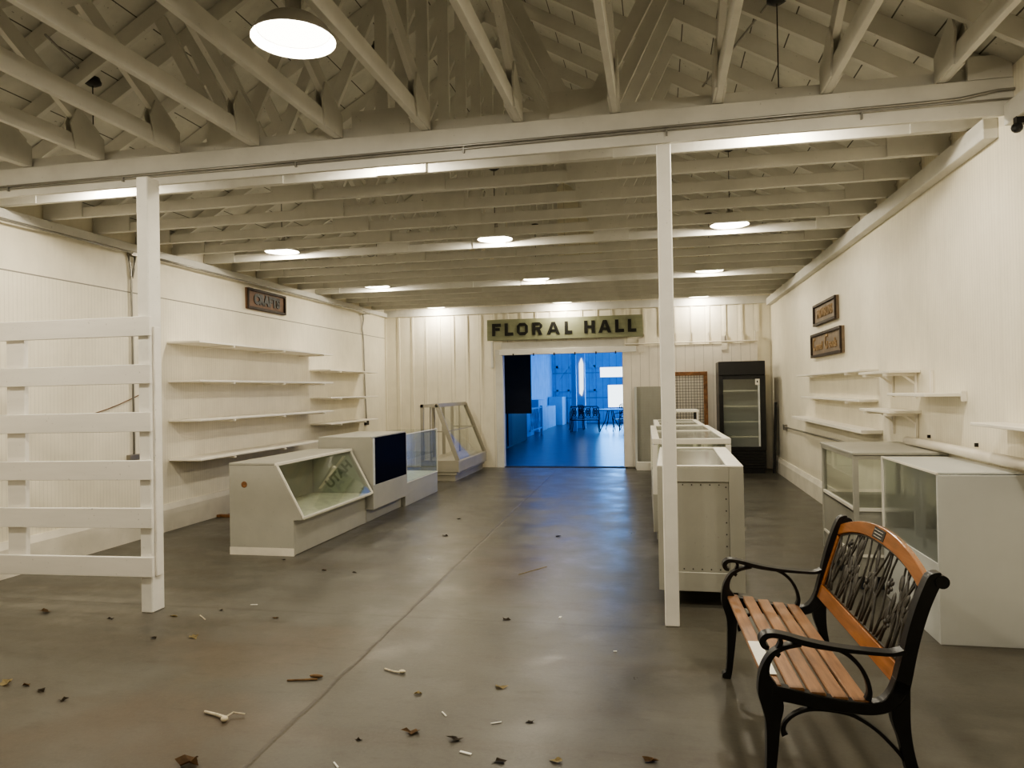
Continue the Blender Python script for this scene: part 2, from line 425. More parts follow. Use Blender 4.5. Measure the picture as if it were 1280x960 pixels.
# ------------------------------------------------------------------ main beam
bm_ = thing('cross_beam', 'long white timber beam crossing the hall on two posts', 'beam', (-1.7, 4.75, 3.0))
MB().box(XL + .0, XR + .5, 4.66, 4.688, 3.045, 3.26).build('front_plank', 'timber', bm_, bevel=.003)
MB().box(XL + .0, XR + .5, 4.689, 4.76, 3.226, 3.258).build('top_plate', 'timber', bm_, bevel=.003)
MB().box(1.80, XR - .002, 4.66, 4.69, 3.262, 3.40).build('end_block', 'timber', bm_, bevel=.003)
cd = thing('electrical_conduit', 'twin grey conduit strapped along the face of the cross beam', 'conduit', (-1.7, 4.65, 3.13))
c1 = MB()
c1.tube([(-5.3, 4.648, 3.120), (-2.5, 4.648, 3.125), (1.55, 4.648, 3.150), (1.75, 4.648, 3.155), (1.95, 4.648, 3.185), (2.5, 4.648, 3.19)], .009)
c1.tube([(-5.3, 4.650, 3.099), (-2.5, 4.650, 3.105), (1.55, 4.650, 3.128), (2.5, 4.650, 3.14)], .006)
c1.build('pipe', 'pipe', cd, smooth=True)
for x in (-4.83, -3.83, -2.45, -1.24, .08, 1.22): MB().box(x - .006, x + .006, 4.642, 4.66, 3.085, 3.13).build('strap', 'pipe', cd)

def post(name, label, x0, x1, y0, y1, z1):
    t = thing(name, label, 'post', ((x0 + x1) / 2, (y0 + y1) / 2, 0))
    MB().box(x0, x1, y0, y1, 0, z1).build('shaft', 'post', t, bevel=.006)
    return t
post('support_post', 'white square post standing beside the black and wood bench', .014, .104, 4.665, 4.755, 3.04)
lp = post('support_post', 'white worn square post at the end of the slatted fence', -3.555, -3.465, 4.44, 4.57, 3.04)
MB().box(-3.464, -3.445, 4.47, 4.53, .25, 1.99).build('edge_batten', 'fence', lp, bevel=.003)
fn = thing('slatted_fence', 'white fence of six wide horizontal boards nailed to the left post', 'fence', (-4.4, 4.42, 0))
for zb, zt, tilt in ((1.922, 2.058, .003), (1.59, 1.725, .006), (1.255, 1.392, .012), (.920, 1.056, .016), (.585, .725, .02), (.248, .386, .02)):
    MB().bar((XL + .05, 4.425, (zb + zt) / 2 - tilt * .9), (-3.44, 4.425, (zb + zt) / 2 + tilt * .3), .025, zt - zb).build('rail', 'fence', fn, bevel=.003)
MB().box(-4.645, -4.49, 4.439, 4.475, .27, 1.99).build('stile', 'fence', fn, bevel=.003)
MB().box(-5.33, -5.20, 4.439, 4.475, .0, 1.99).build('stile', 'fence', fn, bevel=.003)

# ------------------------------------------------------------------ trusses
def hall_truss():
    t = thing('roof_truss', '', 'truss', (0, 0, 0), group='ceiling trusses spanning the hall')
    x0, x1 = XL + .0, XR - .0
    MB().box(x0, x1, -.02, .02, 3.11, 3.20).build('bottom_chord', 'timber', t, bevel=.003)
    zr = roofz(RX) + .03
    MB().bar((x0 - .02, 0, ZE + .03), (RX, 0, zr), .04, .12).build('rafter', 'timber', t)
    MB().bar((x1 + .02, 0, ZE + .03), (RX, 0, zr), .04, .12).build('rafter', 'timber', t)
    for sx in (-1, 1):
        n = RX + sx * 1.25
        mid = RX + sx * 1.86
        MB().bar((n + sx * .05, 0, 3.2), (mid, 0, roofz(mid)), .038, .09, up=(1, 0, 0)).build('web', 'timber', t)
        MB().bar((n - sx * .05, 0, 3.2), (RX + sx * .25, 0, roofz(RX + sx * .25)), .038, .09, up=(1, 0, 0)).build('web', 'timber', t)
        MB().box(n - .19, n + .19, -.033, -.021, 3.112, 3.29).build('gusset_plate', 'plate', t)
    MB().box(RX - .15, RX - .05, -.02, .02, 3.2, roofz(RX - .1)).build('king_post', 'timber', t)
    MB().box(RX - .30, RX + .08, -.033, -.021, 3.113, 3.29).build('gusset_plate', 'plate', t)
    MB().prism([(x0 + .02, 3.113), (x0 + .42, 3.113), (x0 + .42, 3.27), (x0 + .30, 3.30), (x0 + .02, 3.24)], 'y', -.033, -.021).build('heel_plate', 'plate', t)
    MB().prism([(x1 - .02, 3.113), (x1 - .42, 3.113), (x1 - .42, 3.27), (x1 - .30, 3.30), (x1 - .02, 3.24)], 'y', -.033, -.021).build('heel_plate', 'plate', t)
    return t
ht = hall_truss()
ys = [5.10] + [5.59 + .59 * k for k in range(14)]
ords = ['first', 'second', 'third', 'fourth', 'fifth', 'sixth', 'seventh', 'eighth', 'ninth', 'tenth', 'eleventh', 'twelfth', 'thirteenth', 'fourteenth', 'fifteenth']
for i, y in enumerate(ys):
    back = len(ys) - 1 - i
    if i <= 7: lab = 'white timber roof truss, %s one behind the cross beam' % ords[i]
    else: lab = 'white timber roof truss, %s one in front of the sign wall' % ords[back]
    if i == 0: ht.location = (0, y, 0); ht['label'] = lab
    else: place(ht, (0, y, 0), lab)
# truss riding on the beam
tb = thing('roof_truss', 'white roof truss standing on top of the cross beam', 'truss', (0, 4.73, 3.25), group='ceiling trusses spanning the hall')
MB().box(XL, XR, 4.71, 4.75, 3.26, 3.34).build('bottom_chord', 'timber', tb)
for sx in (-1, 1):
    n = RX + sx * 1.25
    mid = RX + sx * 1.86
    MB().bar((n + sx * .05, 4.73, 3.3), (mid, 4.73, roofz(mid)), .038, .09, up=(1, 0, 0)).build('web', 'timber', tb)
    MB().bar((n - sx * .05, 4.73, 3.3), (RX + sx * .25, 4.73, roofz(RX + sx * .25)), .038, .09, up=(1, 0, 0)).build('web', 'timber', tb)
    MB().box(n - .20, n + .20, 4.696, 4.708, 3.262, 3.45).build('gusset_plate', 'plate', tb)
MB().box(RX - .16, RX - .07, 4.71, 4.75, 3.3, roofz(RX - .1)).build('king_post', 'timber', tb)
MB().box(RX - .33, RX + .09, 4.696, 4.708, 3.262, 3.45).build('gusset_plate', 'plate', tb)
MB().bar((XL, 4.73, ZE + .03), (RX, 4.73, roofz(RX) + .03), .04, .12).build('rafter', 'timber', tb)
MB().bar((XR, 4.73, ZE + .03), (RX, 4.73, roofz(RX) + .03), .04, .12).build('rafter', 'timber', tb)
# rafter pairs over the near bay
rp = thing('rafter_pair', '', 'rafter', (0, 0, 0), group='rafters over the near bay')
for xe in (XL - .02, XR + .02):
    MB().bar((xe, 0, ZE + .03), (RX, 0, roofz(RX) + .03), .04, .12).build('rafter', 'timber', rp)
for i in range(12):
    y = 4.28 - .59 * i
    lab = 'pair of white sloping rafters, %s ahead of the cross beam' % ords[i]
    if i == 0: rp.location = (0, y, 0); rp['label'] = lab
    else: place(rp, (0, y, 0), lab)
# near trusses running front to back
ft = thing('near_truss', '', 'truss', (0, 0, 0), group='near trusses running from the cross beam toward the camera')
HY = 4.69
MB().box(-.02, .02, YF + .02, HY, 3.265, 3.38).build('bottom_chord', 'timber', ft, bevel=.003)
MB().bar((0, HY - .06, 3.42), (0, .55, 3.42 + (HY - .61) * .62), .04, .11).build('top_chord', 'timber', ft)
MB().prism([(HY, 3.267), (HY - .27, 3.267), (HY - .31, 3.44), (HY - .26, 3.56), (HY, 3.42)], 'x', .021, .033).build('heel_plate', 'plate', ft)
MB().prism([(HY, 3.267), (HY - .27, 3.267), (HY - .31, 3.44), (HY - .26, 3.56), (HY, 3.42)], 'x', -.033, -.021).build('heel_plate', 'plate', ft)
MB().bar((0, 2.9, 3.36), (0, 3.75, 4.05), .038, .085).build('web', 'timber', ft)
MB().bar((0, 2.8, 3.36), (0, 2.0, 5.1), .038, .085).build('web', 'timber', ft)
nx = [-.24 + .635 * k for k in range(-8, 4)]
for i, x in enumerate(sorted(nx, reverse=True)):
    lab = 'white truss running overhead toward the camera, %s from the right wall' % ords[i]
    if i == 0: ft.location = (x, 0, 0); ft['label'] = lab; lx = x
    else: place(ft, (x, 0, 0), lab)
# big collar plate high at right
cp = thing('tie_board', 'wide white board tying trusses together high at the upper right', 'board', (1.4, 4.2, 3.9))
MB().bar((1.03, 4.15, 3.86), (1.80, 4.15, 3.86), .03, .24).build('plank', 'timber', cp)

# ------------------------------------------------------------------ lamps
lamp = thing('pendant_lamp', '', 'lamp', (0, 0, 0), group='round metal pendant lamps')
prof = [(.035, .12), (.075, .112), (.12, .090), (.165, .050), (.19, .012), (.195, 0)]
MB().lathe(prof + [(.192, -.001), (.187, .012), (.160, .046), (.116, .084), (.07, .105), (.0001, .108)]).build('shade', 'shadeout', lamp, smooth=True, local=True)
sh_in = lamp.children[0]
sh_in.data.materials.append(M['shadein'])
for p in sh_in.data.polygons:
    if p.index >= 32 * 6: p.material_index = 1
MB().lathe([(.0001, .21), (.028, .208), (.036, .195), (.036, .118), (.0001, .118)], seg=20).build('socket', 'shadeout', lamp, smooth=True, local=True)
MB().tube([(0, 0, .20), (0, 0, .78)], .004, 6).build('cord', 'darkcan', lamp, local=True)
MB().lathe([(.0001, .82), (.05, .82), (.055, .80), (.062, .79), (.062, .775), (.03, .755), (.0001, .755)], seg=20).build('canopy', 'darkcan', lamp, smooth=True, local=True)
MB().lathe([(.0001, .018), (.08, .020), (.14, .028), (.166, .040), (.120, .075), (.0001, .080)], seg=28).build('bulb', 'bulb', lamp, smooth=True, local=True)
LCOL = (1, .91, .735); LDISK = 12; LPOINT = 31
rows = [
 (-1.635, 3.10, 3.150, 'large glowing pendant lamp nearest the camera at upper left', 1),
 (-4.28, 4.882, 3.175, 'pendant lamp hidden behind the cross beam near the left wall', 0),
 (-1.90, 4.868, 3.175, 'pendant lamp behind the middle of the cross beam', 0),
 (.79, 4.882, 3.195, 'dark-capped pendant lamp showing above the right part of the cross beam', 0),
 (-4.25, 7.71, 3.155, 'lit pendant lamp above the left shelves, left of the front row of three', 0),
 (-1.72, 7.72, 3.155, 'lit pendant lamp in the middle of the front row of three', 0),
 (.745, 7.70, 3.155, 'lit pendant lamp right of the white support post, nearest of that column', 0),
 (-4.27, 10.66, 3.155, 'lit pendant lamp in the left column, halfway to the sign wall', 0),
 (-1.76, 10.66, 3.155, 'lit pendant lamp in the middle column, second before the green sign', 0),
 (.74, 10.65, 3.155, 'lit pendant lamp in the right column, halfway to the black cooler', 0),
 (-4.25, 13.60, 3.155, 'farthest pendant lamp of the left column by the back wall', 0),
 (-1.76, 13.60, 3.155, 'farthest pendant lamp of the middle column above the green sign', 0),
 (.76, 13.59, 3.155, 'farthest pendant lamp of the right column above the black cooler', 0),
 (-4.25, 3.0, 3.15, 'pendant lamp over the near left corner outside the picture', 0),
 (1.0, 2.95, 3.15, 'pendant lamp over the wooden bench outside the picture', 0),
 (-1.7, .3, 3.15, 'unseen pendant lamp added behind the camera to light the foreground', 0),  # unseen lamp, added to brighten the near floor
]
for i, (x, y, z, lab, big) in enumerate(rows):
    if i == 0: o = lamp; o.location = (x, y, z); o['label'] = lab
    else: o = place(lamp, (x, y, z), lab)
    # real light just under the bulb, kept inside the shade so that the rim cuts it off
    k = 1.4 if y < 4 else (1.15 if y < 6 else 1.0)
    l = D.lights.new('lamp_light', 'AREA'); l.shape = 'DISK'; l.size = .29; l.energy = LDISK * k; l.color = LCOL
    lo = D.objects.new('lamp_light', l); COL.objects.link(lo); lo.location = (x, y, z + .014)
    l = D.lights.new('lamp_point', 'POINT'); l.shadow_soft_size = .03; l.energy = LPOINT * k; l.color = LCOL
    lo = D.objects.new('lamp_point', l); COL.objects.link(lo); lo.location = (x, y, z - .004)

# exposed conduits on the ceiling
for nm, lab, pts, r in (
  ('ceiling_conduit', 'thin grey conduit running along the left roof slope', [(-4.05, 4.2, 3.98), (-4.35, 4.95, 4.0), (-4.45, 5.6, 3.95), (-4.5, 6.9, 3.93)], .009),
  ('ceiling_conduit', 'thin grey conduit angling down the right roof slope', [(.76, 4.93, 4.0), (.62, 5.5, 4.02), (.42, 6.4, 4.08)], .009)):
    tag(MB().tube(pts, r, 6).build(nm, 'pipe', smooth=True), lab, 'conduit')

# ------------------------------------------------------------------ left wall things
def shelf(label, side, y0, y1, z, depth, group, th=.022, brackets=(), taper=0, vert=False):
    xw = XL if side < 0 else XR
    s = 1 if side < 0 else -1
    t = thing('wall_shelf', label, 'shelf', (xw, (y0 + y1) / 2, z), group=group)
    a, b = sorted((xw + s * .001, xw + s * depth))
    MB().box(a, b, y0, y1, z - th, z).build('board', 'shelf', t, bevel=.003)
    for yb in brackets:
        k = MB().bar((xw + s * .004, yb, z - th - .012), (xw + s * (depth + .015), yb, z - th - .012), .018, .022)
        if vert: k.bar((xw + s * .012, yb, z - th - .20), (xw + s * .012, yb, z + .06 if vert == 2 else z - th), .03, .018, up=(1, 0, 0)).bar((xw + s * .015, yb, z - th - .09), (xw + s * .11, yb, z - th - .015), .014, .016)
        k.build('bracket', 'shelf', t)
    return t
gl = 'long shelves on the left wall'
wz = [(2.12, 'topmost'), (1.68, 'second from the top'), (1.237, 'third from the top'), (.795, 'lowest')]
for i, (z, w) in enumerate(wz):
    shelf('long white left-wall shelf, %s of four' % w, -1, 7.24, 10.62 if i < 3 else 10.25, z, .41 if i < 3 else .41, gl, brackets=(7.9, 9.1, 10.3) if i < 3 else (7.9, 9.1))
for z, w in ((1.885, 'upper'), (1.445, 'middle'), (1.03, 'lower')):
    shelf('short white shelf near the back corner of the left wall, %s of three' % w, -1, 10.64, 12.6, z, .36, 'short shelves by the back left corner', brackets=(11.0, 12.0))
# signs
def framed_sign(name, label, xw, s, y0, y1, z0, z1, txt, field, lett, size, sx, extra=None):
    t = thing(name, label, 'sign', (xw, (y0 + y1) / 2, z0))
    a, b = sorted((xw + s * .002, xw + s * .03))
    MB().box(a, b, y0, y1, z0, z1).build('board', field, t)
    f = MB(); a2, b2 = sorted((xw + s * .03, xw + s * .052)); w = .035
    f.box(a2, b2, y0, y1, z1 - w, z1).box(a2, b2, y0, y1, z0, z0 + w).box(a2, b2, y0, y0 + w, z0 + w, z1 - w).box(a2, b2, y1 - w, y1, z0 + w, z1 - w)
    f.build('frame', 'signdark', t, bevel=.004)
    R = Matrix(((0, 0, s), (s, 0, 0), (0, 1, 0))) if s > 0 else Matrix(((0, 0, -1), (-1, 0, 0), (0, 1, 0)))
    mt = Matrix.Translation((xw + s * .034, (y0 + y1) / 2, (z0 + z1) / 2)) @ R.to_4x4()
    if extra is None: text_mesh('lettering', txt, size, lett, t, mt, .006, sx, .012 if lett == 'letter' else .002, 1.06)
    else:
        for (tx, dy, dz, sz, ssx) in extra:
            text_mesh('lettering', tx, sz, lett, t, Matrix.Translation((0, -s * 0 + dy, dz)) @ mt, .006, ssx, .002, 1.0)
    return t
framed_sign('crafts_sign', 'dark brown framed wooden sign reading CRAFTS on left wall', XL, 1, 8.83, 9.84, 2.668, 2.95, 'CRAFTS', 'signwood', 'letter', .185, 1.0)
framed_sign('provisions_sign', 'small dark framed sign reading PROVISIONS, upper on right wall', XR, -1, 8.85, 10.05, 2.262, 2.533, 'PROVISIONS', 'signgrey', 'tanletter', .16, .88)
framed_sign('canned_goods_sign', 'wider dark framed sign reading Canned Goods, lower on right wall', XR, -1, 8.63, 10.23, 1.860, 2.165, '', 'signgrey', 'tanletter', .15, 1,
    extra=[('C', .64, .01, .24, .9), ('anned', .335, -.02, .14, 1.05), ('G', -.06, .01, .26, .95), ('oods', -.40, -.02, .15, 1.2)])

def wire(name, label, cat, pts, r, mat='pipe', k=1):
    o = MB().tube(smoothpts(pts, 4) if k else pts, r, 6).build(name, mat, smooth=True); return tag(o, label, cat)
cw = thing('wall_conduit', 'vertical grey conduit with outlet box on left wall behind the fence', 'conduit', (XL, 6.66, .86))
MB().tube([(XL + .02, 6.62, 3.0), (XL + .02, 6.64, 2.9), (XL + .02, 6.66, 2.75), (XL + .02, 6.67, .9)], .011).tube([(XL + .02, 6.72, 3.0), (XL + .02, 6.71, 2.9), (XL + .02, 6.675, 2.75)], .011).build('pipe', 'pipe', cw, smooth=True)
MB().box(XL, XL + .05, 6.58, 6.76, .84, .90).build('outlet_box', 'screw', cw, bevel=.004)
MB().box(XL, XL + .06, 6.62, 6.72, 2.98, 3.10).build('junction_box', 'screw', cw, bevel=.004)
cw = thing('wall_conduit', 'thin vertical conduit near the back left corner', 'conduit', (XL, 12.8, .88))
MB().tube(smoothpts([(XL + .09, 6.8, 3.005), (XL + .09, 12.45, 3.0), (XL + .06, 12.65, 2.96), (XL + .03, 12.74, 2.85), (XL + .02, 12.70, 2.7), (XL + .02, 12.76, 2.5), (XL + .02, 12.8, 1.6), (XL + .02, 12.85, .98)], 3), .012).build('pipe', 'pipe', cw, smooth=True)
MB().box(XL, XL + .05, 12.78, 12.90, .90, 1.0).build('outlet_box', 'darkcan', cw, bevel=.004)
wire('wall_conduit', 'grey conduit under the left crown rail running toward the camera', 'conduit', [(XL + .09, -1, 3.0), (XL + .09, 3, 3.0), (XL + .09, 6.6, 3.0)], .012)
wire('sagging_cable', 'thin cable sagging on the left wall behind the fence', 'cable', [(XL + .01, 4.2, 1.52), (XL + .01, 5.0, 1.38), (XL + .01, 5.7, 1.30), (XL + .01, 6.3, 1.38), (XL + .01, 6.95, 1.58)], .005, 'signwood')
tag(MB().box(XL + .05, XL + .75, 8.05, 8.12, 0.001, .03).build('loose_board', 'brownframe', bevel=.003), 'short reddish board lying behind the nearest slanted case', 'board')

# ------------------------------------------------------------------ slanted glass case (left, nearest)
def quad_pane(mb, pts, th=.005):
    a, b, c, d = [Vector(p) for p in pts]; n = (b - a).cross(c - a).normalized() * th
    v = [mb.bm.verts.new(p) for p in (a, b, c, d)]; w = [mb.bm.verts.new(p + n) for p in (a, b, c, d)]
    mb.bm.faces.new(v); mb.bm.faces.new(w[::-1])
    for i in range(4): mb.bm.faces.new((v[i], w[i], w[(i + 1) % 4], v[(i + 1) % 4]))
    return mb
y0, y1 = 6.19, 7.86
ca = thing('display_case', 'nearest grey-beige display case with slanted glass front on left side', 'display case', (-3.65, (y0 + y1) / 2, 0))
xb, xf = -3.99, -3.335
MB().box(xb + .02, xf, y0 + .025, y1 - .025, .004, .33).build('base', 'grey', ca, bevel=.003)
poly = [(xb, 0.0), (xf, 0.0), (xf, .33), (-3.245, .335), (-3.245, .355), (-3.51, .84), (xb, .84)]
for a, b in ((y0, y0 + .024), (y1 - .024, y1)): 
    MB().prism(poly, 'y', a, b).build('side_panel', 'grey', ca, bevel=.002)
MB().box(xb, -3.52, y0 - .002, y1 + .002, .841, .862).build('top', 'grey2', ca, bevel=.003)
MB().box(xb, xb + .02, y0 + .025, y1 - .025, .331, .839).build('back_panel', 'grey', ca)
MB().box(xb + .021, -3.25, y0 + .025, y1 - .025, .332, .352).build('deck', 'deck', ca)
pn = MB(); quad_pane(pn, [(-3.252, y0 + .025, .36), (-3.252, y1 - .025, .36), (-3.515, y1 - .025, .838), (-3.515, y0 + .025, .838)]); pn.build('glass_pane', 'gglass', ca)
fr = MB()
fr.bar((-3.505, y0, .848), (-3.505, y1, .848), .035, .024).bar((-3.246, y0, .355), (-3.246, y1, .355), .018, .018)
fr.bar((-3.242, y0 + .01, .36), (-3.502, y0 + .01, .842), .012, .016).bar((-3.242, y1 - .01, .36), (-3.502, y1 - .01, .842), .012, .016)
fr.build('glass_trim', 'cwhite', ca)
MB().lathe([(.0001, .004), (.022, .003), (.030, 0)], seg=14).build('vent_button', 'brownframe', ca, local=True)
vb = ca.children[-1]; vb.rotation_euler = (pi / 2, 0, 0); vb.location = (-3.835 + 3.65, y0 - (y0 + y1) / 2 - .001, .66)
MB().box(xb - .001, xf + .001, y0 - .004, y0 - .001, .0, .072).build('kick_strip', 'base', ca)
ub = thing('reflection_sheet', 'pale green sheet lettered UTAH, standing in for a reflection inside the nearest slanted case', 'sheet', (-3.6, 7.83, .36))  # sheet and letters built in place of a mirror reflection
MB().prism([(-3.955, .356), (-3.30, .356), (-3.53, .80), (-3.955, .80)], 'y', 7.829, 7.833).build('sheet', 'pgreen', ub)
MB().prism([(-3.90, .40), (-3.86, .40), (-3.55, .78), (-3.59, .78)], 'y', 7.827, 7.829).build('pale_band', 'deck', ub)
mt = Matrix.Translation((-3.64, 7.826, .565)) @ Matrix.Rotation(pi / 2, 4, 'X') @ Matrix.Rotation(math.radians(44), 4, 'Z')
text_mesh('lettering', 'UTAH', .15, 'dgreen', ub, mt, .001, .95, .006)

# black fronted case + clear case
y0, y1 = 7.90, 9.05
cb = thing('display_case', 'tall grey display case with black glass front', 'display case', (-3.6, 8.5, 0))
xb, xf = -3.93, -3.25
MB().box(xb, xf, y0, y1, .15, .43).box(xb, xf - .09, y0, y1, .0, .149).build('base', 'grey', cb, bevel=.003)
MB().box(xb, xf, y0, y0 + .03, .431, .975).build('side_panel', 'grey', cb, bevel=.002)
MB().box(xb, xf, y1 - .02, y1, .431, .975).build('side_panel', 'grey', cb, bevel=.002)
MB().box(xb, xb + .02, y0 + .031, y1 - .021, .431, .975).build('back_panel', 'grey', cb)
MB().box(xb, xf - .012, y0, y1, .976, .992).build('top', 'grey', cb, bevel=.002)
MB().box(xf - .014, xf - .002, y0 + .031, y1 - .021, .432, .974).build('glass_pane', 'dglass', cb)
MB().box(xf - .004, xf + .006, y0 + .002, y0 + .05, .431, .975).build('corner_trim', 'bluegrey', cb)
y0, y1 = 9.08, 10.50
cc = thing('display_case', 'low grey case with clear glass front beyond the black-fronted case', 'display case', (-3.6, 9.8, 0))
xf = -3.29
MB().box(xb, xf, y0, y1, .0, .30).build('base', 'grey', cc, bevel=.003)
MB().box(xb, xb + .02, y0, y1, .301, .93).build('back_panel', 'grey', cc)
MB().box(xb + .021, xf - .01, y0 + .01, y1 - .01, .301, .315).build('deck', 'deck', cc)
MB().box(xb + .021, xf - .02, y0 + .01, y1 - .02, .60, .606).build('glass_shelf', 'gglass', cc)
MB().box(xf - .006, xf - .001, y0 + .004, y1 - .004, .302, .93).build('glass_pane', 'gglass', cc)
MB().box(xb + .021, xf - .01, y1 - .008, y1 - .002, .302, .93).build('glass_pane', 'gglass', cc)
MB().box(xb, xf, y0, y1, .931, .942).build('glass_top', 'gglass', cc)
MB().bar((xf, y0, .945), (xf, y1, .945), .012, .01).bar((xf, y1, .302), (xf, y1, .945), .010, .010, up=(1, 0, 0)).bar((xf, y0, .302), (xf, y1, .302), .012, .01).build('glass_trim', 'cwhite', cc)

# tall wedge case
y0, y1 = 11.70, 13.55
cdw = thing('display_case', 'tall wedge-shaped glass display case beside the doorway', 'display case', (-3.65, 12.6, 0))
xb = -3.95
MB().box(xb, -3.36, y0 + .02, y1 + .1, 0, .10).box(xb, -3.33, y0, y1 + .12, .10, .15).build('plinth', 'olive', cdw, bevel=.003)
MB().prism([(xb, .151), (-3.29, .151), (-3.29, .33), (-3.31, .345), (xb, .345)], 'y', y0 - .01, y1 + .14).build('base', 'olive', cdw, bevel=.003)
f = MB()
for y in (y0 + .02, y1 - .02):
    yy = y + (.08 if y > 12 else 0)
    f.bar((-3.31, yy, .34), (-3.66, y, 1.27), .04, .07, up=(1, 0, 0)).bar((xb + .025, y, .34), (xb + .025, y, 1.25), .04, .05, up=(1, 0, 0))
    f.bar((xb, y, 1.265), (-3.66, y, 1.265), .04, .05)
    f.bar((xb + .05, y, .83), (-3.52, y, .83), .025, .02).bar((-3.78, y, .34), (-3.78, y, 1.24), .03, .025, up=(1, 0, 0))
f.bar((-3.665, y0, 1.27), (-3.665, y1, 1.27), .045, .06).bar((xb + .025, y0, 1.265), (xb + .025, y1, 1.265), .05, .05)
for y in (y0 + .65, y0 + 1.25): f.bar((xb + .025, y, .34), (xb + .025, y, 1.25), .04, .05, up=(1, 0, 0))
f.bar((-3.50, y0, .83), (-3.50, y1, .83), .012, .015)
f.build('frame', 'olive', cdw)
p = MB(); quad_pane(p, [(-3.315, y0 + .04, .34), (-3.315, y1 + .05, .34), (-3.66, y1 - .04, 1.25), (-3.66, y0 + .04, 1.25)]); p.build('glass_pane', 'glass', cdw)

# ------------------------------------------------------------------ floral hall sign
fs = thing('hall_sign', 'long sage green sign reading FLORAL HALL above the doorway', 'sign', (-1.76, 13.8, 2.47))
MB().box(-3.26, -.27, 13.775, 13.80, 2.475, 2.885).build('board', 'signgreen', fs, bevel=.004)
MB().box(-3.26, -.27, 13.801, 13.875, 2.60, 2.66).build('batten', 'signgreen', fs)
def letter(ch, w, h, t):
    c = .28 * t
    P = []
    def R(x0, x1, z0, z1): P.append([(x0, z0), (x1, z0), (x1, z1), (x0, z1)])
    if ch == 'F': R(0, t, 0, h); R(t, w, h - t, h); R(t, w * .88, h * .42, h * .42 + t * .9)
    elif ch == 'L': R(0, t, 0, h); R(t, w, 0, t)
    elif ch == 'O':
        k = t * .9
        P.append([(k, 0), (w - k, 0), (w - k, t), (k, t)]); P.append([(k, h - t), (w - k, h - t), (w - k, h), (k, h)])
        P.append([(0, k), (k, 0), (k, h), (0, h - k)]); P.append([(w - k, 0), (w, k), (w, h - k), (w - k, h)])
    elif ch == 'R':
        k = t * .8
        R(0, t, 0, h); R(t, w - k, h - t, h); R(t, w - k, h * .40, h * .40 + t * .85)
        P.append([(w - k, h * .40), (w, h * .40 + k), (w, h - k), (w - k, h)]); P.append([(w * .45, h * .40), (w * .45 + t * 1.1, h * .40), (w, 0), (w - t * 1.15, 0)])
    elif ch == 'A':
        P.append([(0, 0), (t * 1.1, 0), (w / 2, h * .72), (w / 2, h), (w / 2 - t * .55, h)])
        P.append([(w - t * 1.1, 0), (w, 0), (w / 2 + t * .55, h), (w / 2, h), (w / 2, h * .72)])
        P.append([(w * .27, h * .2), (w * .73, h * .2), (w * .64, h * .2 + t * .8), (w * .36, h * .2 + t * .8)])
    elif ch == 'H': R(0, t, 0, h); R(w - t, w, 0, h); R(t, w - t, h * .5 - t * .45, h * .5 + t * .45)
    return P
lm = MB(); h = .24
for ch, px, w in (('F', 94, .175), ('L', 188, .17), ('O', 279, .215), ('R', 393, .195), ('A', 499, .255), ('L', 629, .145), ('H', 769, .20), ('A', 870, .245), ('L', 989, .165), ('L', 1078, .155)):
    X = -3.26 + (px - 55) / (1180 - 55) * 2.99
    for pl in letter(ch, w, h, .062): lm.prism([(X + a, 2.565 + b) for a, b in pl], 'y', 13.768, 13.777)
lm.build('lettering', 'letter', fs)

# ------------------------------------------------------------------ right side: back wall items
pg = thing('gridded_panel', 'grey gridded metal panel leaning beside the doorway', 'panel', (-.25, 13.7, 0))
MB().box(-.44, -.40, 13.60, 13.76, .02, 1.53).build('edge_return', 'bluegrey', pg)
MB().box(-.40, .10, 13.735, 13.76, .02, 1.53).build('face', 'peg', pg)
tag(MB().box(-.42, .12, 13.46, 13.595, .0, .15).build('low_block', 'cwhite', bevel=.004), 'low white block at the foot of the gridded panel', 'block')
ms = thing('wire_screen', 'brown wood frame with square wire mesh leaning on back wall', 'screen', (.58, 13.7, 0))
f = MB()
f.box(.20, .88, 13.68, 13.72, 1.72, 1.79).box(.20, .27, 13.68, 13.72, .08, 1.72).box(.81, .88, 13.68, 13.72, .08, 1.72).box(.27, .81, 13.68, 13.72, .08, .15)
f.build('frame', 'brownframe', ms, bevel=.003)
g = MB()
for i in range(11): x = .285 + i * .051; g.box(x - .003, x + .003, 13.695, 13.701, .15, 1.72)
for i in range(30): z = .18 + i * .052; g.box(.27, .81, 13.701, 13.707, z - .003, z + .003)
g.build('wire_mesh', 'wire', ms)

fg = thing('drinks_cooler', 'tall black upright cooler with glass door in back right corner', 'cooler', (1.43, 13.3, 0))
x0, x1, yf_, yb_ = 1.03, 1.80, 13.05, 13.70
f = MB()
f.box(x0, x1, yb_ - .03, yb_, .08, 1.94).box(x0, x0 + .04, yf_ + .05, yb_ - .03, .08, 1.94).box(x1 - .04, x1, yf_ + .05, yb_ - .03, .08, 1.94)
f.box(x0 + .04, x1 - .04, yf_ + .05, yb_ - .03, 1.68, 1.94).box(x0 + .04, x1 - .04, yf_ + .05, yb_ - .03, .08, .40)
f.build('cabinet', 'black', fg, bevel=.004)
MB().box(x0, x1, yf_ + .01, yf_ + .049, 1.70, 1.94).build('header', 'black', fg, bevel=.006)
MB().box(x0 + .041, x1 - .041, yb_ - .04, yb_ - .031, .41, 1.679).build('liner', 'bluegrey', fg)
for z in (.62, .88, 1.15, 1.42):
    s = MB(); s.box(x0 + .05, x1 - .05, yf_ + .08, yf_ + .085, z, z + .02)
    for i in range(12): xx = x0 + .06 + i * .058; s.box(xx, xx + .006, yf_ + .085, yb_ - .05, z + .004, z + .010)
    s.build('wire_shelf', 'cwhite', fg)
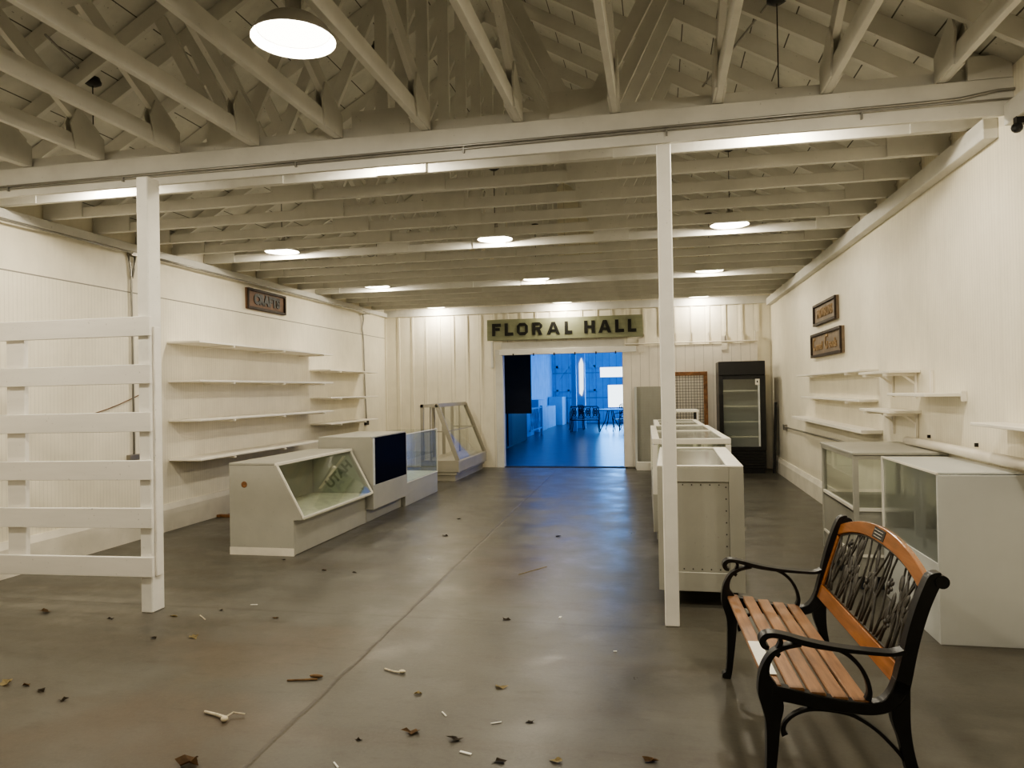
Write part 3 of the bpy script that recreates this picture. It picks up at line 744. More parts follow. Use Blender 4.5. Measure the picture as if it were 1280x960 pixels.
dd = MB(); dd.box(x0, x0 + .07, yf_, yf_ + .045, .40, 1.69).box(x1 - .09, x1, yf_, yf_ + .045, .40, 1.69).box(x0 + .07, x1 - .09, yf_, yf_ + .045, 1.63, 1.69).box(x0 + .07, x1 - .09, yf_, yf_ + .045, .40, .46)
dd = dd.build('door', 'black', fg, bevel=.004)
MB().box(x0 + .071, x1 - .091, yf_ + .015, yf_ + .02, .461, 1.629).build('glass_pane', 'dusty', dd)
MB().box(x1 - .125, x1 - .094, yf_ + .005, yf_ + .014, .47, 1.60).build('handle', 'bluegrey', dd)
sk = MB().box(x1 - .17, x1 - .095, yf_ - .002, yf_ + .002, 1.53, 1.63).build('sticker', 'paper', dd)
MB().box(x1 - .142, x1 - .122, yf_ - .004, yf_ - .002, 1.565, 1.60).build('mark', 'letter', dd)
gr = MB()
for i in range(6): gr.box(x0 + .03, x1 - .03, yf_ + .015, yf_ + .05, .10 + i * .048, .125 + i * .048)
gr.build('grille', 'black', fg)
MB().box(x0 + .02, x1 - .02, yf_ + .06, yb_ - .02, 0, .08).build('foot', 'black', fg)
tag(MB().bar((1.93, 13.15, .0), (1.985, 13.2, 1.22), .05, .02, up=(0, 1, 0)).build('black_strip', 'black'), 'thin black strip leaning in corner beside the cooler', 'strip')

# ------------------------------------------------------------------ island E (near wood counter)
E_ = thing('display_counter', 'grey wooden counter with glass top and panelled end behind the right post', 'counter', (0, 5.1, 0), -math.radians(.8))
def lb(parent, name, mat, boxes, bevel=.003):
    m = MB()
    for b in boxes: m.box(*b)
    return m.build(name, mat, parent, bevel=bevel, local=True)
L = 1.58
lb(E_, 'end_frame', 'grey', [(-.02, .07, 0, .03, .11, .955), (.455, .55, 0, .03, .11, .955), (.07, .455, 0, .03, .855, .955), (.07, .455, 0, .03, .11, .24)])
lb(E_, 'end_panel', 'grey2', [(.07, .455, .012, .026, .24, .855)])
nl = MB()
for z in (.27, .34, .42, .50, .58, .66, .74, .82):
    for x in (.09, .435): nl.box(x - .004, x + .004, .008, .0125, z - .004, z + .004)
for x in (.15, .21, .27, .33, .39):
    for z in (.26, .835): nl.box(x - .004, x + .004, .008, .0125, z - .004, z + .004)
nl.build('nail', 'darkcan', E_, local=True)
lb(E_, 'side_panel', 'grey', [(-.02, .0, .03, L, .11, .93)]); lb(E_, 'side_panel', 'grey', [(.53, .55, .03, L, .11, .93)])
lb(E_, 'back_panel', 'grey', [(0, .53, L - .02, L, .11, .93)])
lb(E_, 'deck', 'deck', [(0, .53, .03, L - .02, .55, .57)])
lb(E_, 'floor_board', 'grey2', [(0, .53, .03, L - .02, .11, .13)])
lb(E_, 'top_frame', 'cwhite', [(-.02, .045, .0, L, .956, .968), (.44, .55, .0, L, .956, .968), (.045, .44, .0, .035, .956, .968), (.045, .44, L - .05, L, .956, .968)])
lb(E_, 'glass_top', 'dusty', [(.04, .445, .03, L - .045, .950, .955)])
lb(E_, 'handle', 'cwhite', [(.551, .575, .30, .315, .40, .415), (.551, .575, .30, .315, .49, .505), (.565, .575, .30, .315, .40, .505)])
for (a, b) in ((.03, .12), (.46, .12), (.03, L - .18), (.46, L - .18)): lb(E_, 'leg', 'darkcan', [(a, a + .05, b, b + .05, 0, .11)])

def glass_counter(label, x0, x1, y0, y1, zt, rz, basez=.45):
    t = thing('glass_counter', label, 'display case', (x0, y0, 0), rz)
    w, l = x1 - x0, y1 - y0
    lb(t, 'base', 'grey', [(.0, w, 0, l, .08, basez)]); lb(t, 'plinth', 'grey2', [(.03, w - .03, .03, l - .03, 0, .079)])
    for a, b in ((0, 0), (w - .05, 0), (0, l - .05), (w - .05, l - .05)): lb(t, 'corner_post', 'cwhite', [(a, a + .05, b, b + .05, basez, zt - .06)])
    lb(t, 'top_frame', 'cwhite', [(0, .07, 0, l, zt - .055, zt), (w - .07, w, 0, l, zt - .055, zt), (.07, w - .07, 0, .04, zt - .055, zt), (.07, w - .07, l - .05, l, zt - .055, zt), (.07, w - .07, l * .55, l * .55 + .03, zt - .03, zt)])
    lb(t, 'glass_top', 'dusty', [(.07, w - .07, .04, l - .05, zt - .012, zt - .006)])
    lb(t, 'glass_pane', 'glass', [(.05, w - .05, .012, .017, basez, zt - .06)])
    lb(t, 'glass_pane', 'glass', [(.012, .017, .05, l - .05, basez, zt - .06)])
    lb(t, 'glass_pane', 'glass', [(w - .017, w - .012, .05, l - .05, basez, zt - .06)])
    lb(t, 'deck', 'deck', [(.02, w - .02, .02, l - .02, basez + .001, basez + .012)])
    return t
glass_counter('white-framed glass-topped case directly beyond the panelled counter', -.07, .68, 7.30, 9.92, 1.0, math.radians(1.0))
glass_counter('farther white-framed glass-topped case in the right-hand island', -.06, .60, 10.0, 11.75, 1.0, math.radians(1.0))
kk = thing('angled_case', 'small case with slanted left side at the far end of the island', 'display case', (.3, 12.5, 0))
MB().box(.0, .66, 12.05, 13.0, .0, .80).build('base', 'grey', kk, bevel=.003)
MB().box(.25, .64, 12.05, 13.0, 1.10, 1.13).build('top', 'cwhite', kk, bevel=.003)
f = MB()
for y in (12.07, 12.98): f.bar((.15, y, .80), (.27, y, 1.10), .03, .03, up=(1, 0, 0)).bar((.61, y, .80), (.61, y, 1.10), .03, .03, up=(1, 0, 0))
f.build('frame', 'cwhite', kk)
MB().box(.59, .60, 12.09, 12.96, .80, 1.10).build('end_panel', 'darkhall', kk)
p = MB(); quad_pane(p, [(.15, 12.09, .80), (.15, 12.96, .80), (.27, 12.96, 1.10), (.27, 12.09, 1.10)]); p.build('glass_pane', 'dusty', kk)

# ------------------------------------------------------------------ right wall shelves
gR = 'long narrow shelves on the right wall'
shelf('long narrow white shelf below the framed signs, upper of three', 1, 7.40, 10.6, 1.645, .17, gR, brackets=(7.9, 9.6))
shelf('long narrow white shelf on right wall, middle of three', 1, 7.42, 10.3, 1.355, .17, gR, brackets=(7.9, 9.6))
shelf('long thick white shelf on right wall, lowest of three', 1, 7.30, 10.9, 1.072, .19, gR, th=.035)
shelf('short bracketed white shelf on right wall, upper one', 1, 6.27, 7.15, 1.61, .24, 'bracketed shelves on the right wall', brackets=(6.36, 6.95), vert=1)
shelf('short bracketed white shelf on right wall, lower one', 1, 6.27, 7.15, 1.285, .24, 'bracketed shelves on the right wall', brackets=(6.36, 6.95), vert=1)
t = shelf('white shelf with end cleat above the pale grey cabinet', 1, 5.42, 6.25, 1.43, .26, 'bracketed shelves on the right wall')
MB().box(XR - .035, XR - .001, 5.40, 5.419, 1.375, 1.445).build('end_cleat', 'shelf', t); MB().box(XR - .02, XR - .001, 6.0, 6.03, 1.431, 1.60).build('upright', 'shelf', t)
shelf('white shelf at the right edge above the pale grey cabinet', 1, 3.3, 4.84, 1.262, .20, 'bracketed shelves on the right wall', brackets=(4.0,), th=.02)
hp = thing('heating_pipe', 'thick white pipe along right wall behind the glass cases', 'pipe', (1.97, 4.5, 1.03))
MB().tube([(XR - .07, 1.5, 1.04), (XR - .07, 5.55, 1.045), (XR - .07, 6.4, 1.04)], .034, 12).build('pipe', 'wpipe', hp, smooth=True)
for y in (3.6, 4.45, 5.25, 6.1): MB().box(XR - .02, XR, y - .008, y + .008, 1.08, 1.105).build('clip', 'darkcan', hp)
oc = thing('outlet_conduit', 'outlet box with thin conduit low on right wall near cooler', 'conduit', (2.0, 11, .83))
MB().box(XR - .05, XR, 12.42, 12.55, .78, .87).build('outlet_box', 'screw', oc, bevel=.004)
MB().tube([(XR - .03, 12.4, .83), (XR - .03, 10, .85), (XR - .03, 7.0, .88)], .011).build('pipe', 'pipe', oc, smooth=True)
sp = thing('floodlight', 'small black spotlight fixed under the beam at the right wall', 'spotlight', (2.0, 4.5, 2.93))
MB().blob((1.99, 4.52, 2.92), (.03, .03, .03)).box(1.98, 2.04, 4.5, 4.54, 2.94, 2.98).build('head', 'black', sp)

# case H
H_ = thing('display_case', 'grey wood-framed glass case against the right wall', 'display case', (1.37, 5.68, 0))
hx0, hx1, hy0, hy1 = 1.375, 2.02, 5.68, 6.76
MB().box(hx0, hx1, hy0, hy1, .985, 1.005).box(hx0 + .008, hx1, hy0 + .008, hy1 - .008, .955, .984).build('top', 'grey', H_, bevel=.003)
f = MB()
for x in (hx0 + .01, hx1 - .045):
    for y in (hy0 + .01, hy1 - .045): MB().box(x, x + .035, y, y + .035, .10, .955).build('corner_post', 'grey', H_)
f = MB()
for z0_, z1_ in ((.575, .60), (.24, .26)):
    f.box(hx0 + .012, hx0 + .035, hy0 + .045, hy1 - .045, z0_, z1_).box(hx0 + .045, hx1 - .045, hy0 + .012, hy0 + .035, z0_, z1_)
f.build('rail', 'cwhite', H_)
MB().box(hx0 + .02, hx0 + .03, hy0 + .045, hy1 - .045, .10, .575).box(hx0 + .045, hx1 - .045, hy0 + .02, hy0 + .03, .10, .575).box(hx1 - .03, hx1 - .02, hy0 + .045, hy1 - .045, .1, .575).build('lower_panel', 'grey2', H_)
MB().box(hx0 + .02, hx1 - .02, hy0 + .03, hy1 - .03, .56, .575).build('deck', 'grey', H_)
MB().box(hx0 + .02, hx0 + .025, hy0 + .045, hy1 - .045, .60, .955).build('glass_pane', 'glass', H_)
MB().box(hx0 + .045, hx1 - .045, hy0 + .02, hy0 + .025, .60, .955).build('glass_pane', 'glass', H_)
MB().box(hx0 + .045, hx1 - .045, hy1 - .025, hy1 - .02, .60, .955).build('glass_pane', 'glass', H_)
MB().box(hx0 + .06, hx1 - .03, hy0 + .05, hy1 - .03, 0, .10).build('plinth', 'darkhall', H_)
# case I
I_ = thing('display_case', 'large pale grey cabinet with pale green glass front behind the bench', 'display case', (1.56, 4.57, 0))
ix0, ix1, iy0, iy1 = 1.56, 2.02, 4.572, 5.62
MB().box(ix0, ix1, iy0, iy0 + .02, .0, .972).build('end_panel', 'bluegrey', I_, bevel=.002)
MB().box(ix0 + .004, ix1, iy0 + .021, iy1 - .02, .976, .984).build('top', 'bluegrey', I_)
MB().box(ix0, ix1, iy0 + .021, iy1, .0, .46).build('base', 'bluegrey', I_, bevel=.002)
MB().box(ix1 - .02, ix1, iy0 + .021, iy1, .461, .974).build('back_panel', 'bluegrey', I_)
MB().box(ix0 + .003, ix0 + .008, iy0 + .021, iy1 - .015, .461, .974).build('glass_pane', 'haze', I_)
MB().box(ix0 + .008, ix1 - .021, iy1 - .012, iy1 - .006, .461, .974).build('glass_pane', 'gglass', I_)
MB().bar((ix0, iy1 - .01, .461), (ix0, iy1 - .01, .98), .016, .016, up=(1, 0, 0)).bar((ix0, iy0, .98), (ix0, iy1, .98), .012, .012).build('glass_trim', 'cwhite', I_)
MB().box(ix0 + .03, ix0 + .05, iy0 + .35, iy0 + .37, .461, .974).box(ix0 + .1, ix0 + .15, iy0 + .70, iy0 + .72, .461, .974).build('divider', 'bluegrey', I_)
MB().box(ix0 + .01, ix1 - .022, iy0 + .022, iy1 - .02, .461, .475).build('deck', 'bluegrey', I_)

# ------------------------------------------------------------------ bench
BZ = math.radians(1.65)
B = thing('garden_bench', 'black cast iron bench with orange wooden slats and leafy openwork back', 'bench', (.357, 2.76, 0), BZ)
BL = 1.14
def bstrip(parent, name, pts, v, w, mat='iron', k=4):
    m = MB().strip(smoothpts(pts, k), v - w / 2, v + w / 2)
    return m.build(name, mat, parent, local=True, bevel=.003)
def bench_end(v):
    bstrip(B, 'leg', [(-.012, 0, .030), (-.008, .012, .045), (.004, .035, .03), (.012, .10, .032), (.020, .20, .040), (.024, .29, .050), (.024, .35, .075), (.010, .405, .075), (-.002, .455, .040), (.006, .50, .024), (.030, .538, .018), (.070, .562, .015), (.125, .575, .013)], v, .042)
    bstrip(B, 'leg', [(.462, .47, .045), (.452, .40, .062), (.452, .33, .060), (.465, .26, .042), (.480, .18, .040), (.505, .09, .040), (.535, .025, .040), (.548, 0, .052)], v, .042)
    bstrip(B, 'seat_rail', [(.02, .400, .052), (.08, .392, .050), (.14, .381, .048), (.22, .369, .045), (.30, .361, .042), (.36, .360, .042), (.405, .374, .045), (.44, .41, .052), (.462, .46, .054)], v, .045)
    bstrip(B, 'back_post', [(.452, .42, .052), (.468, .49, .050), (.484, .56, .046), (.505, .645, .046), (.532, .73, .046), (.562, .803, .048), (.574, .818, .050), (.592, .822, .044)], v, .045)
    sc = MB().tube([(.592, v - .027, .812), (.592, v + .027, .812)], .023, 18); sc.build('scroll', 'iron', B, local=True, smooth=False)
    bstrip(B, 'armrest', [(.014, .560, .014), (-.002, .566, .020), (-.008, .585, .022), (.006, .602, .020), (.035, .606, .018), (.08, .598, .018), (.13, .584, .020), (.20, .571, .018), (.28, .562, .015), (.37, .556, .013), (.43, .555, .013), (.470, .566, .016)], v, .050)
    bstrip(B, 'arm_scroll', [(.052, .596, .012), (.058, .580, .014), (.050, .560, .014), (.040, .540, .016), (.052, .530, .016)], v, .028)
    bstrip(B, 'arm_brace', [(.12, .577, .012), (.17, .574, .012), (.23, .566, .013), (.28, .545, .014), (.32, .507, .014), (.345, .46, .014), (.354, .415, .016), (.346, .385, .022)], v, .026)
    bstrip(B, 'lower_brace', [(.066, .245, .024), (.060, .262, .016), (.068, .290, .012), (.095, .318, .012), (.135, .338, .013), (.18, .345, .014), (.24, .342, .014), (.30, .328, .013), (.37, .285, .012), (.43, .225, .012), (.482, .160, .014)], v, .022)
bench_end(.0); bench_end(BL)
for i, (u, z) in enumerate(((.030, .428), (.108, .420), (.181, .407), (.255, .395), (.325, .387))):
    s = MB().box(u - .0275, u + .0275, -.012, BL + .012, z - .020, z - .002)
    s.build('seat_slat', 'slat', B, local=True, bevel=.004)
# incline plane of the back
def bp_(v, z, d=0.0):
    u = .468 + (z - .49) * .33
    return (u + d * .95, v, z - d * .31)
def plate_rail(name, outer, inner, mat, th=.026):
    m = MB(); n = len(outer)
    r = []
    for d in (-th / 2, th / 2):
        r.append(([m.bm.verts.new(bp_(v, z, d)) for v, z in outer], [m.bm.verts.new(bp_(v, z, d)) for v, z in inner]))
    (oa, ia), (ob, ib) = r
    for i in range(n - 1):
        m.bm.faces.new((oa[i], oa[i + 1], ia[i + 1], ia[i])); m.bm.faces.new((ob[i], ib[i], ib[i + 1], ob[i + 1]))
        m.bm.faces.new((oa[i], ob[i], ob[i + 1], oa[i + 1])); m.bm.faces.new((ia[i], ia[i + 1], ib[i + 1], ib[i]))
    m.bm.faces.new((oa[0], ia[0], ib[0], ob[0])); m.bm.faces.new((oa[-1], ob[-1], ib[-1], ia[-1]))
    return m.build(name, mat, B, local=True, bevel=.003)
N = 24
def topz(v): q = (v - BL / 2) / (BL / 2); return .885 - .092 * q * q
def inz(v): q = (v - BL / 2) / (BL / 2); return .823 - .085 * abs(q) ** 2.4
vs = [.022 + (BL - .044) * i / N for i in range(N + 1)]
plate_rail('top_rail', [(v, topz(v)) for v in vs], [(v, inz(v)) for v in vs], 'rail')
plate_rail('bottom_rail', [(v, .497) for v in vs], [(v, .432) for v in vs], 'rail')
for a, b in ((.022, .045), (BL - .045, BL - .022)):
    plate_rail('side_rail', [(a, .74), (a, .62), (a, .497)], [(b, .745), (b, .62), (b, .497)], 'rail')
# openwork leaf panel
pm = MB(); rnd = random.Random(11)
border = [(v, inz(v) - .004) for v in [.05 + (BL - .10) * i / 20 for i in range(21)]]
pm.tube([bp_(v, z) for v, z in border], .0045, 6); pm.tube([bp_(.05, .502), bp_(BL - .05, .502)], .0045, 6)
pm.tube([bp_(.05, .50), bp_(.05, inz(.05))], .0045, 6); pm.tube([bp_(BL - .05, .50), bp_(BL - .05, inz(BL - .05))], .0045, 6)
def leafshape(v, z, ang, ln, wd):
    c = Vector(bp_(v, z))
    ax = Vector((.0, math.sin(ang), math.cos(ang))); ax = (Vector(bp_(v + math.sin(ang) * .1, z + math.cos(ang) * .1)) - c).normalized()
    n = Vector((.95, 0, -.31)).normalized(); sd = ax.cross(n).normalized()
    pm.blob(c, (1, 1, 1), Matrix((sd * wd, n * .006, ax * ln)).transposed(), 8, 6)
stems = 22
for i in range(stems):
    v = .075 + (BL - .15) * i / (stems - 1) + rnd.uniform(-.012, .012)
    lean = rnd.choice((-1, 1)) * rnd.uniform(.01, .13); ztop = inz(min(max(v + lean, .06), BL - .06)) - .005
    pts = []
    for k in range(7):
        t = k / 6
        pts.append((min(max(v + lean * t + .022 * math.sin(t * pi * 1.6 + i * 1.7), .055), BL - .055), .503 + (ztop - .503) * t))
    pm.tube([bp_(a, b) for a, b in pts], [.0065 - .0004 * k for k in range(7)], 6)
    for t in (rnd.uniform(.2, .45), rnd.uniform(.55, .85)):
        k = int(t * 6); a, b = pts[k]
        sgn = rnd.choice((-1, 1)); ang = sgn * rnd.uniform(.25, .7); l = rnd.uniform(.03, .05)
        e = (a + math.sin(ang) * (l + .03), b + math.cos(ang) * (l + .03))
        if .07 < e[0] < BL - .07 and e[1] < inz(e[0]) - .05:
            pm.tube([bp_(a, b), bp_((a + e[0]) / 2, (b + e[1]) / 2 - .004), bp_(*e)], .0035, 5)
            leafshape(e[0], e[1], ang * .6, rnd.uniform(.034, .046), rnd.uniform(.015, .021))
for (v, z, r) in ((.57, .655, .034), (.80, .64, .026), (.34, .70, .026), (.26, .58, .022), (.92, .74, .022)):
    c = Vector(bp_(v, z, -.006)); n = Vector((.95, 0, -.31)).normalized()
    for k in range(6):
        a = k * pi / 3 + .2
        leafshape(v + math.sin(a) * r * .75, z + math.cos(a) * r * .75, a, r * .55, r * .38)
    pm.blob(c, (.008, .012, .012))
pm.build('leaf_panel', 'ironpanel', B, local=True, smooth=True)
# plaque
pc = MB()
v0, v1, za, zb = .515, .655, .832, .875
a, b, c, d = (bp_(v0, za, -.015), bp_(v1, za, -.015), bp_(v1, zb, -.015), bp_(v0, zb, -.015))
quad_pane(pc, [a, b, c, d], .002); pq = pc.build('plaque', 'black', B, local=True); pq['label'] = 'small black plaque with pale lettering'
tl = MB(); rnd = random.Random(3)
for r_ in range(3):
    z = zb - .010 - r_ * .0125; v = v0 + .022
    while v < v1 - .024:
        w = rnd.uniform(.006, .014)
        p0, p1 = bp_(v, z - .002, -.0175), bp_(v + w, z + .002, -.0175)
        quad_pane(tl, [bp_(v, z - .001, -.0172), bp_(v + w, z - .001, -.0172), bp_(v + w, z + .001, -.0172), bp_(v, z + .001, -.0172)], .0006)
        v += w + .004
tl.build('lettering', 'paper', pq, local=True)
for v in (.0, BL):
    for (u, z) in ((.03, .429), (.255, .397)): pass
ps = thing('paper_strip', 'narrow white paper strip lying on the front slat of the bench', 'paper', (.357, 2.76, .43), BZ)
MB().box(.004, .056, .075, .43, -.001, .001).build('sheet', 'paper', ps, local=True)

# ------------------------------------------------------------------ far hall
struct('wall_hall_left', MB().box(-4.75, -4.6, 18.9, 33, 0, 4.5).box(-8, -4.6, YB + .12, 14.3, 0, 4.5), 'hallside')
hw = MB(); yy = 32.0
# far wall with window openings
hw.box(-8, -2.50, yy, yy + .1, 0, 4.5).box(-2.50, -.9, yy, yy + .1, 2.50, 4.5).box(-2.50, -.9, yy, yy + .1, 1.67, 2.02).box(-2.5, -2.17, yy, yy + .1, 0, 1.67)
hw.box(-2.17, -.9, yy, yy + .1, 0, .70).box(-.9, 5, yy, yy + .1, 0, 4.5)
for x in (-4.4, -3.9, -2.75): hw.box(x - .05, x + .05, yy - .05, yy, 0, 4.5)
hw.box(-5, -.9, yy - .05, yy, 2.45, 2.56).box(-5, -2.6, yy - .05, yy, 1.42, 1.5)
hw.bar((-4.4, yy - .04, 1.9), (-3.4, yy - .04, 3.2), .05, .1).bar((-3.35, yy - .04, 3.1), (-2.75, yy - .04, 2.4), .05, .1)
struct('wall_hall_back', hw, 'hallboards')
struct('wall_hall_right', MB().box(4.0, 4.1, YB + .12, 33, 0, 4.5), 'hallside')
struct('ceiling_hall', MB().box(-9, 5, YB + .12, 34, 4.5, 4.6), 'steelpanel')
for i, (a, b, c, d) in enumerate(((-2.50, -.9, 2.02, 2.50), (-2.17, -.9, .70, 1.67))):
    w = MB().box(a, b, yy + .02, yy + .03, c, d); o = struct('window_%d' % (i + 1), w, emit('bright_daylight_glass_%d' % i, (.82, .93, 1), 3.2))
hp_ = thing('hall_post', 'blue-lit post in the hall beyond the doorway, with bright lit edge', 'post', (-3.0, 26, 0))
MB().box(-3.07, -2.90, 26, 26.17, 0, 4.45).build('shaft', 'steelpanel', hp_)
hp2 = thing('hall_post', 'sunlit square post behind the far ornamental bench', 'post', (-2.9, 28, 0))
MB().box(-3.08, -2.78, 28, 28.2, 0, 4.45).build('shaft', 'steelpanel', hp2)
MB().prism([(-2.99, 1.35), (-2.90, 1.25), (-2.84, 1.5), (-2.83, 2.5), (-2.90, 2.72), (-2.99, 2.5)], 'y', 27.975, 27.99).build('sunlight_glow_patch', emit('painted_sunlight_glow', (.85, .95, 1), 2.2), hp2)  # glowing shape stands in for sunlight falling on the post
dkp = thing('dark_partition', 'tall near-black partition just inside the doorway on the left', 'partition', (-3.4, 16, 0))
MB().box(-4.4, -2.80, 16.0, 16.06, .98, 4.4).build('panel', 'darkhall', dkp)
MB().box(-3.32, -3.24, 15.0, 15.08, .0, 4.4).build('upright', 'hallcounter', dkp)
hc = thing('hall_counter', 'dark counter along the left of the hall beyond the doorway', 'counter', (-4.0, 19, 0))
MB().box(-4.55, -3.90, 15.3, 21.5, 0, .92).build('body', 'hallcounter', hc)
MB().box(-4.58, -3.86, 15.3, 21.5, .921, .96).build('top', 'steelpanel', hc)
for y in (16.6, 18.6): MB().box(-3.899, -3.87, y, y + .5, .05, .90).build('door', 'darkhall', hc)
hc = thing('hall_counter', 'pale counter with open rail end farther along the blue-lit hall', 'counter', (-3.9, 23, 0))
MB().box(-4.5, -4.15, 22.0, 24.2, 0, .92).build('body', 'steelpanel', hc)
f = MB().box(-3.92, -3.84, 24.1, 24.2, 0, .98).box(-3.9, -3.86, 21.9, 24.1, .90, .95).box(-3.9, -3.86, 21.9, 24.1, .22, .27)
for i in range(7): f.bar((-3.88, 22.0 + i * .3, .27), (-3.88, 22.3 + i * .3, .9), .02, .02).bar((-3.88, 22.3 + i * .3, .27), (-3.88, 22.0 + i * .3, .9), .02, .02)
f.build('lattice_end', 'steelpanel', hc)
pb = thing('hall_cabinets', 'row of pale cabinets against the far left wall of the hall', 'cabinet', (-4.4, 28, 0))
MB().box(-4.58, -4.2, 25.5, 27.4, 0, 1.15).box(-4.58, -4.25, 27.6, 30.2, 0, .85).box(-4.58, -4.0, 30.5, 31.8, 0, 1.2).build('body', 'hallside', pb)
# ornamental bench + table + chairs (black metal)
def orn_seat(name, label, cat, x, y, w, rz, group=None):
    t = thing(name, label, cat, (x, y, 0), rz, group)
    m = MB().box(0, w, 0, .02, .41, .44)
    for i in range(int(w / .07)): m.box(i * .07, i * .07 + .05, .02, .45, .42, .44)
    m.build('seat', 'iron', t, local=True)
    for a, b in ((0.02, .02), (w - .02, .02), (.02, .45), (w - .02, .45)):
        MB().tube([(a, b, .42), (a * 1.0, b, .2), (a + (.03 if a > .1 else -.03), b, 0)], .018, 6).build('leg', 'iron', t, local=True)
    bk = MB(); yb = -.0
    bk.tube([(0, yb, .42), (0, yb, .86), (.05, yb, .9), (w - .05, yb, .9), (w, yb, .86), (w, yb, .42)], .018, 6).tube([(0, yb, .50), (w, yb, .50)], .012, 6)
    k = max(2, int(w / .22))
    for i in range(k):
        cx = (i + .5) * w / k
        for r in (.085, .045): bk.tube([(cx + r * math.cos(q * pi / 6), yb, .70 + r * 1.6 * math.sin(q * pi / 6)) for q in range(13)], .016, 5, False)
        bk.tube([(cx - .09, yb, .52), (cx + .09, yb, .88)], .013, 5).tube([(cx + .09, yb, .52), (cx - .09, yb, .88)], .013, 5)
    bk.build('backrest', 'iron', t, local=True)
    ar = MB()
    for a in (0, w): ar.tube([(a, 0, .68), (a, .25, .66), (a, .42, .62), (a, .45, .42)], .013, 6)
    ar.build('armrest', 'iron', t, local=True)
    return t
orn_seat('ornamental_bench', 'black ornamental metal bench seen from behind through the doorway', 'bench', -3.03, 25.3, .98, 0)
orn_seat('ornamental_chair', 'black ornamental chair at the right edge of the doorway view', 'chair', -1.15, 25.4, .55, math.radians(70))
orn_seat('ornamental_chair', 'black ornamental chair behind the round patio table', 'chair', -1.0, 28.6, .5, math.radians(190))
orn_seat('ornamental_chair', 'black ornamental chair partly hidden behind the far bench', 'chair', -2.75, 27.2, .5, math.radians(180))
tt = thing('patio_table', 'round pale-topped patio table behind the far ornamental bench', 'table', (-1.75, 26.8, 0))
MB().lathe([(.0001, .72), (.55, .72), (.56, .74), (.55, .76), (.0001, .76)], (-1.75, 26.8, 0)).build('table_top', 'steelpanel', tt)
for q in range(4): a = q * pi / 2 + .5; MB().tube([(-1.75 + .1 * math.cos(a), 26.8 + .1 * math.sin(a), .72), (-1.75 + .2 * math.cos(a), 26.8 + .2 * math.sin(a), .35), (-1.75 + .4 * math.cos(a), 26.8 + .4 * math.sin(a), 0)], .018, 6).build('leg', 'iron', tt)

# ------------------------------------------------------------------ floor litter
def leaf(x, y, size, mat, label, cat='leaf', name='dry_leaf', curl=.4, group=None, seed=0):
    r = random.Random(seed + int(x * 100) + int(y * 77)); m = MB(); n = 9
    rot = r.uniform(0, 6.28); c = m.bm.verts.new((0, 0, size * .12)); ring = []; size *= 1.15
    for i in range(n):
        a = 2 * pi * i / n; rr = size * (.55 + .45 * r.random()) * (1.0 if i % 2 else .62)
        ring.append(m.bm.verts.new((rr * math.cos(a + rot) * 1.0, rr * math.sin(a + rot) * .7, size * curl * r.random() + .001)))
    for i in range(n): m.bm.faces.new((c, ring[i], ring[(i + 1) % n]))
    me = m.bm; bmesh.ops.solidify(me, geom=list(me.faces), thickness=.0015)
    low = min(v.co.z for v in me.verts)
    for v in me.verts: v.co.z += .0006 - low
    o = m.build(name, mat); o.location = (x, y, 0); return tag(o, label, cat, group)
LV = [
 (-3.396, 3.226, .055, 'leaf2', 'pale curled leaf at the left edge of the floor'), (-3.27, 3.225, .03, 'leaf1', 'small brown leaf touching the pale leaf at left edge'),
 (-3.13, 3.17, .035, 'leaf3', 'dark leaf right of the pale leaf at the left edge'), (-2.92, 3.09, .035, 'leaf3', 'narrow dark leaf lying alone on the lower left floor'),
 (-3.658, 4.28, .03, 'leaf3', 'small dark leaf left of the fence post foot'), (-2.86, 4.03, .045, 'leaf2', 'yellowish crumpled leaf right of the fence post foot'),
 (-3.10, 3.98, .028, 'leaf3', 'tiny dark leaf below the fence post foot'), (-3.27, 4.40, .035, 'leaf2', 'pale flat leaf just in front of the fence post'),
 (-1.90, 2.64, .075, 'leaf1', 'large crumpled brown leaf at the bottom edge left of centre'), (-2.55, 4.46, .03, 'leaf1', 'reddish leaf right of the post on the slab seam'),
 (-4.25, 4.35, .06, 'leaf1', 'flat brown leaf under the lowest fence board'), (-1.20, 3.45, .03, 'leaf2', 'small folded tan leaf in the lower centre of the floor'),
 (-1.003, 4.65, .035, 'leaf3', 'dark leaf on the cross seam left of the right post'), (-.81, 3.59, .04, 'leaf2', 'pale crescent leaf in the lower centre'),
 (-.889, 3.02, .045, 'leaf3', 'dark crumpled leaf near the bottom centre'), (-.656, 2.87, .035, 'leaf3', 'dark crumpled leaf at the bottom edge right of centre'),
 (-.595, 3.235, .025, 'leaf3', 'small black leaf above the bottom centre'), (-.06, 2.975, .045, 'leaf1', 'tan curled leaf at bottom edge left of bench'),
 (-.43, 2.91, .035, 'leaf2', 'pale twisted leaf at the bottom edge'), (-1.093, 3.05, .05, 'leaf1', 'thin brown leaf fragment below the white chips'),
 (-2.198, 7.26, .04, 'leaf3', 'dark speck of leaf in the walkway beyond the joint'), (-2.32, 8.23, .035, 'leaf3', 'small leaf in the walkway near the black-fronted case'),
 (-1.03, 7.35, .045, 'leaf3', 'dark leaf on the stained patch of the walkway'), (-2.81, 5.73, .03, 'leaf1', 'small leaf on floor right of the nearest case'),
 (-2.52, 5.69, .028, 'leaf3', 'tiny dark leaf right of the nearest case'), (-3.36, 6.05, .028, 'leaf3', 'small dark leaf in front of the nearest case'),
 (-3.02, 4.57, .02, 'leaf3', 'dark speck just right of the fence post foot'), (-1.30, 2.95, .02, 'leaf3', 'dark speck low on the floor left of centre'),
]
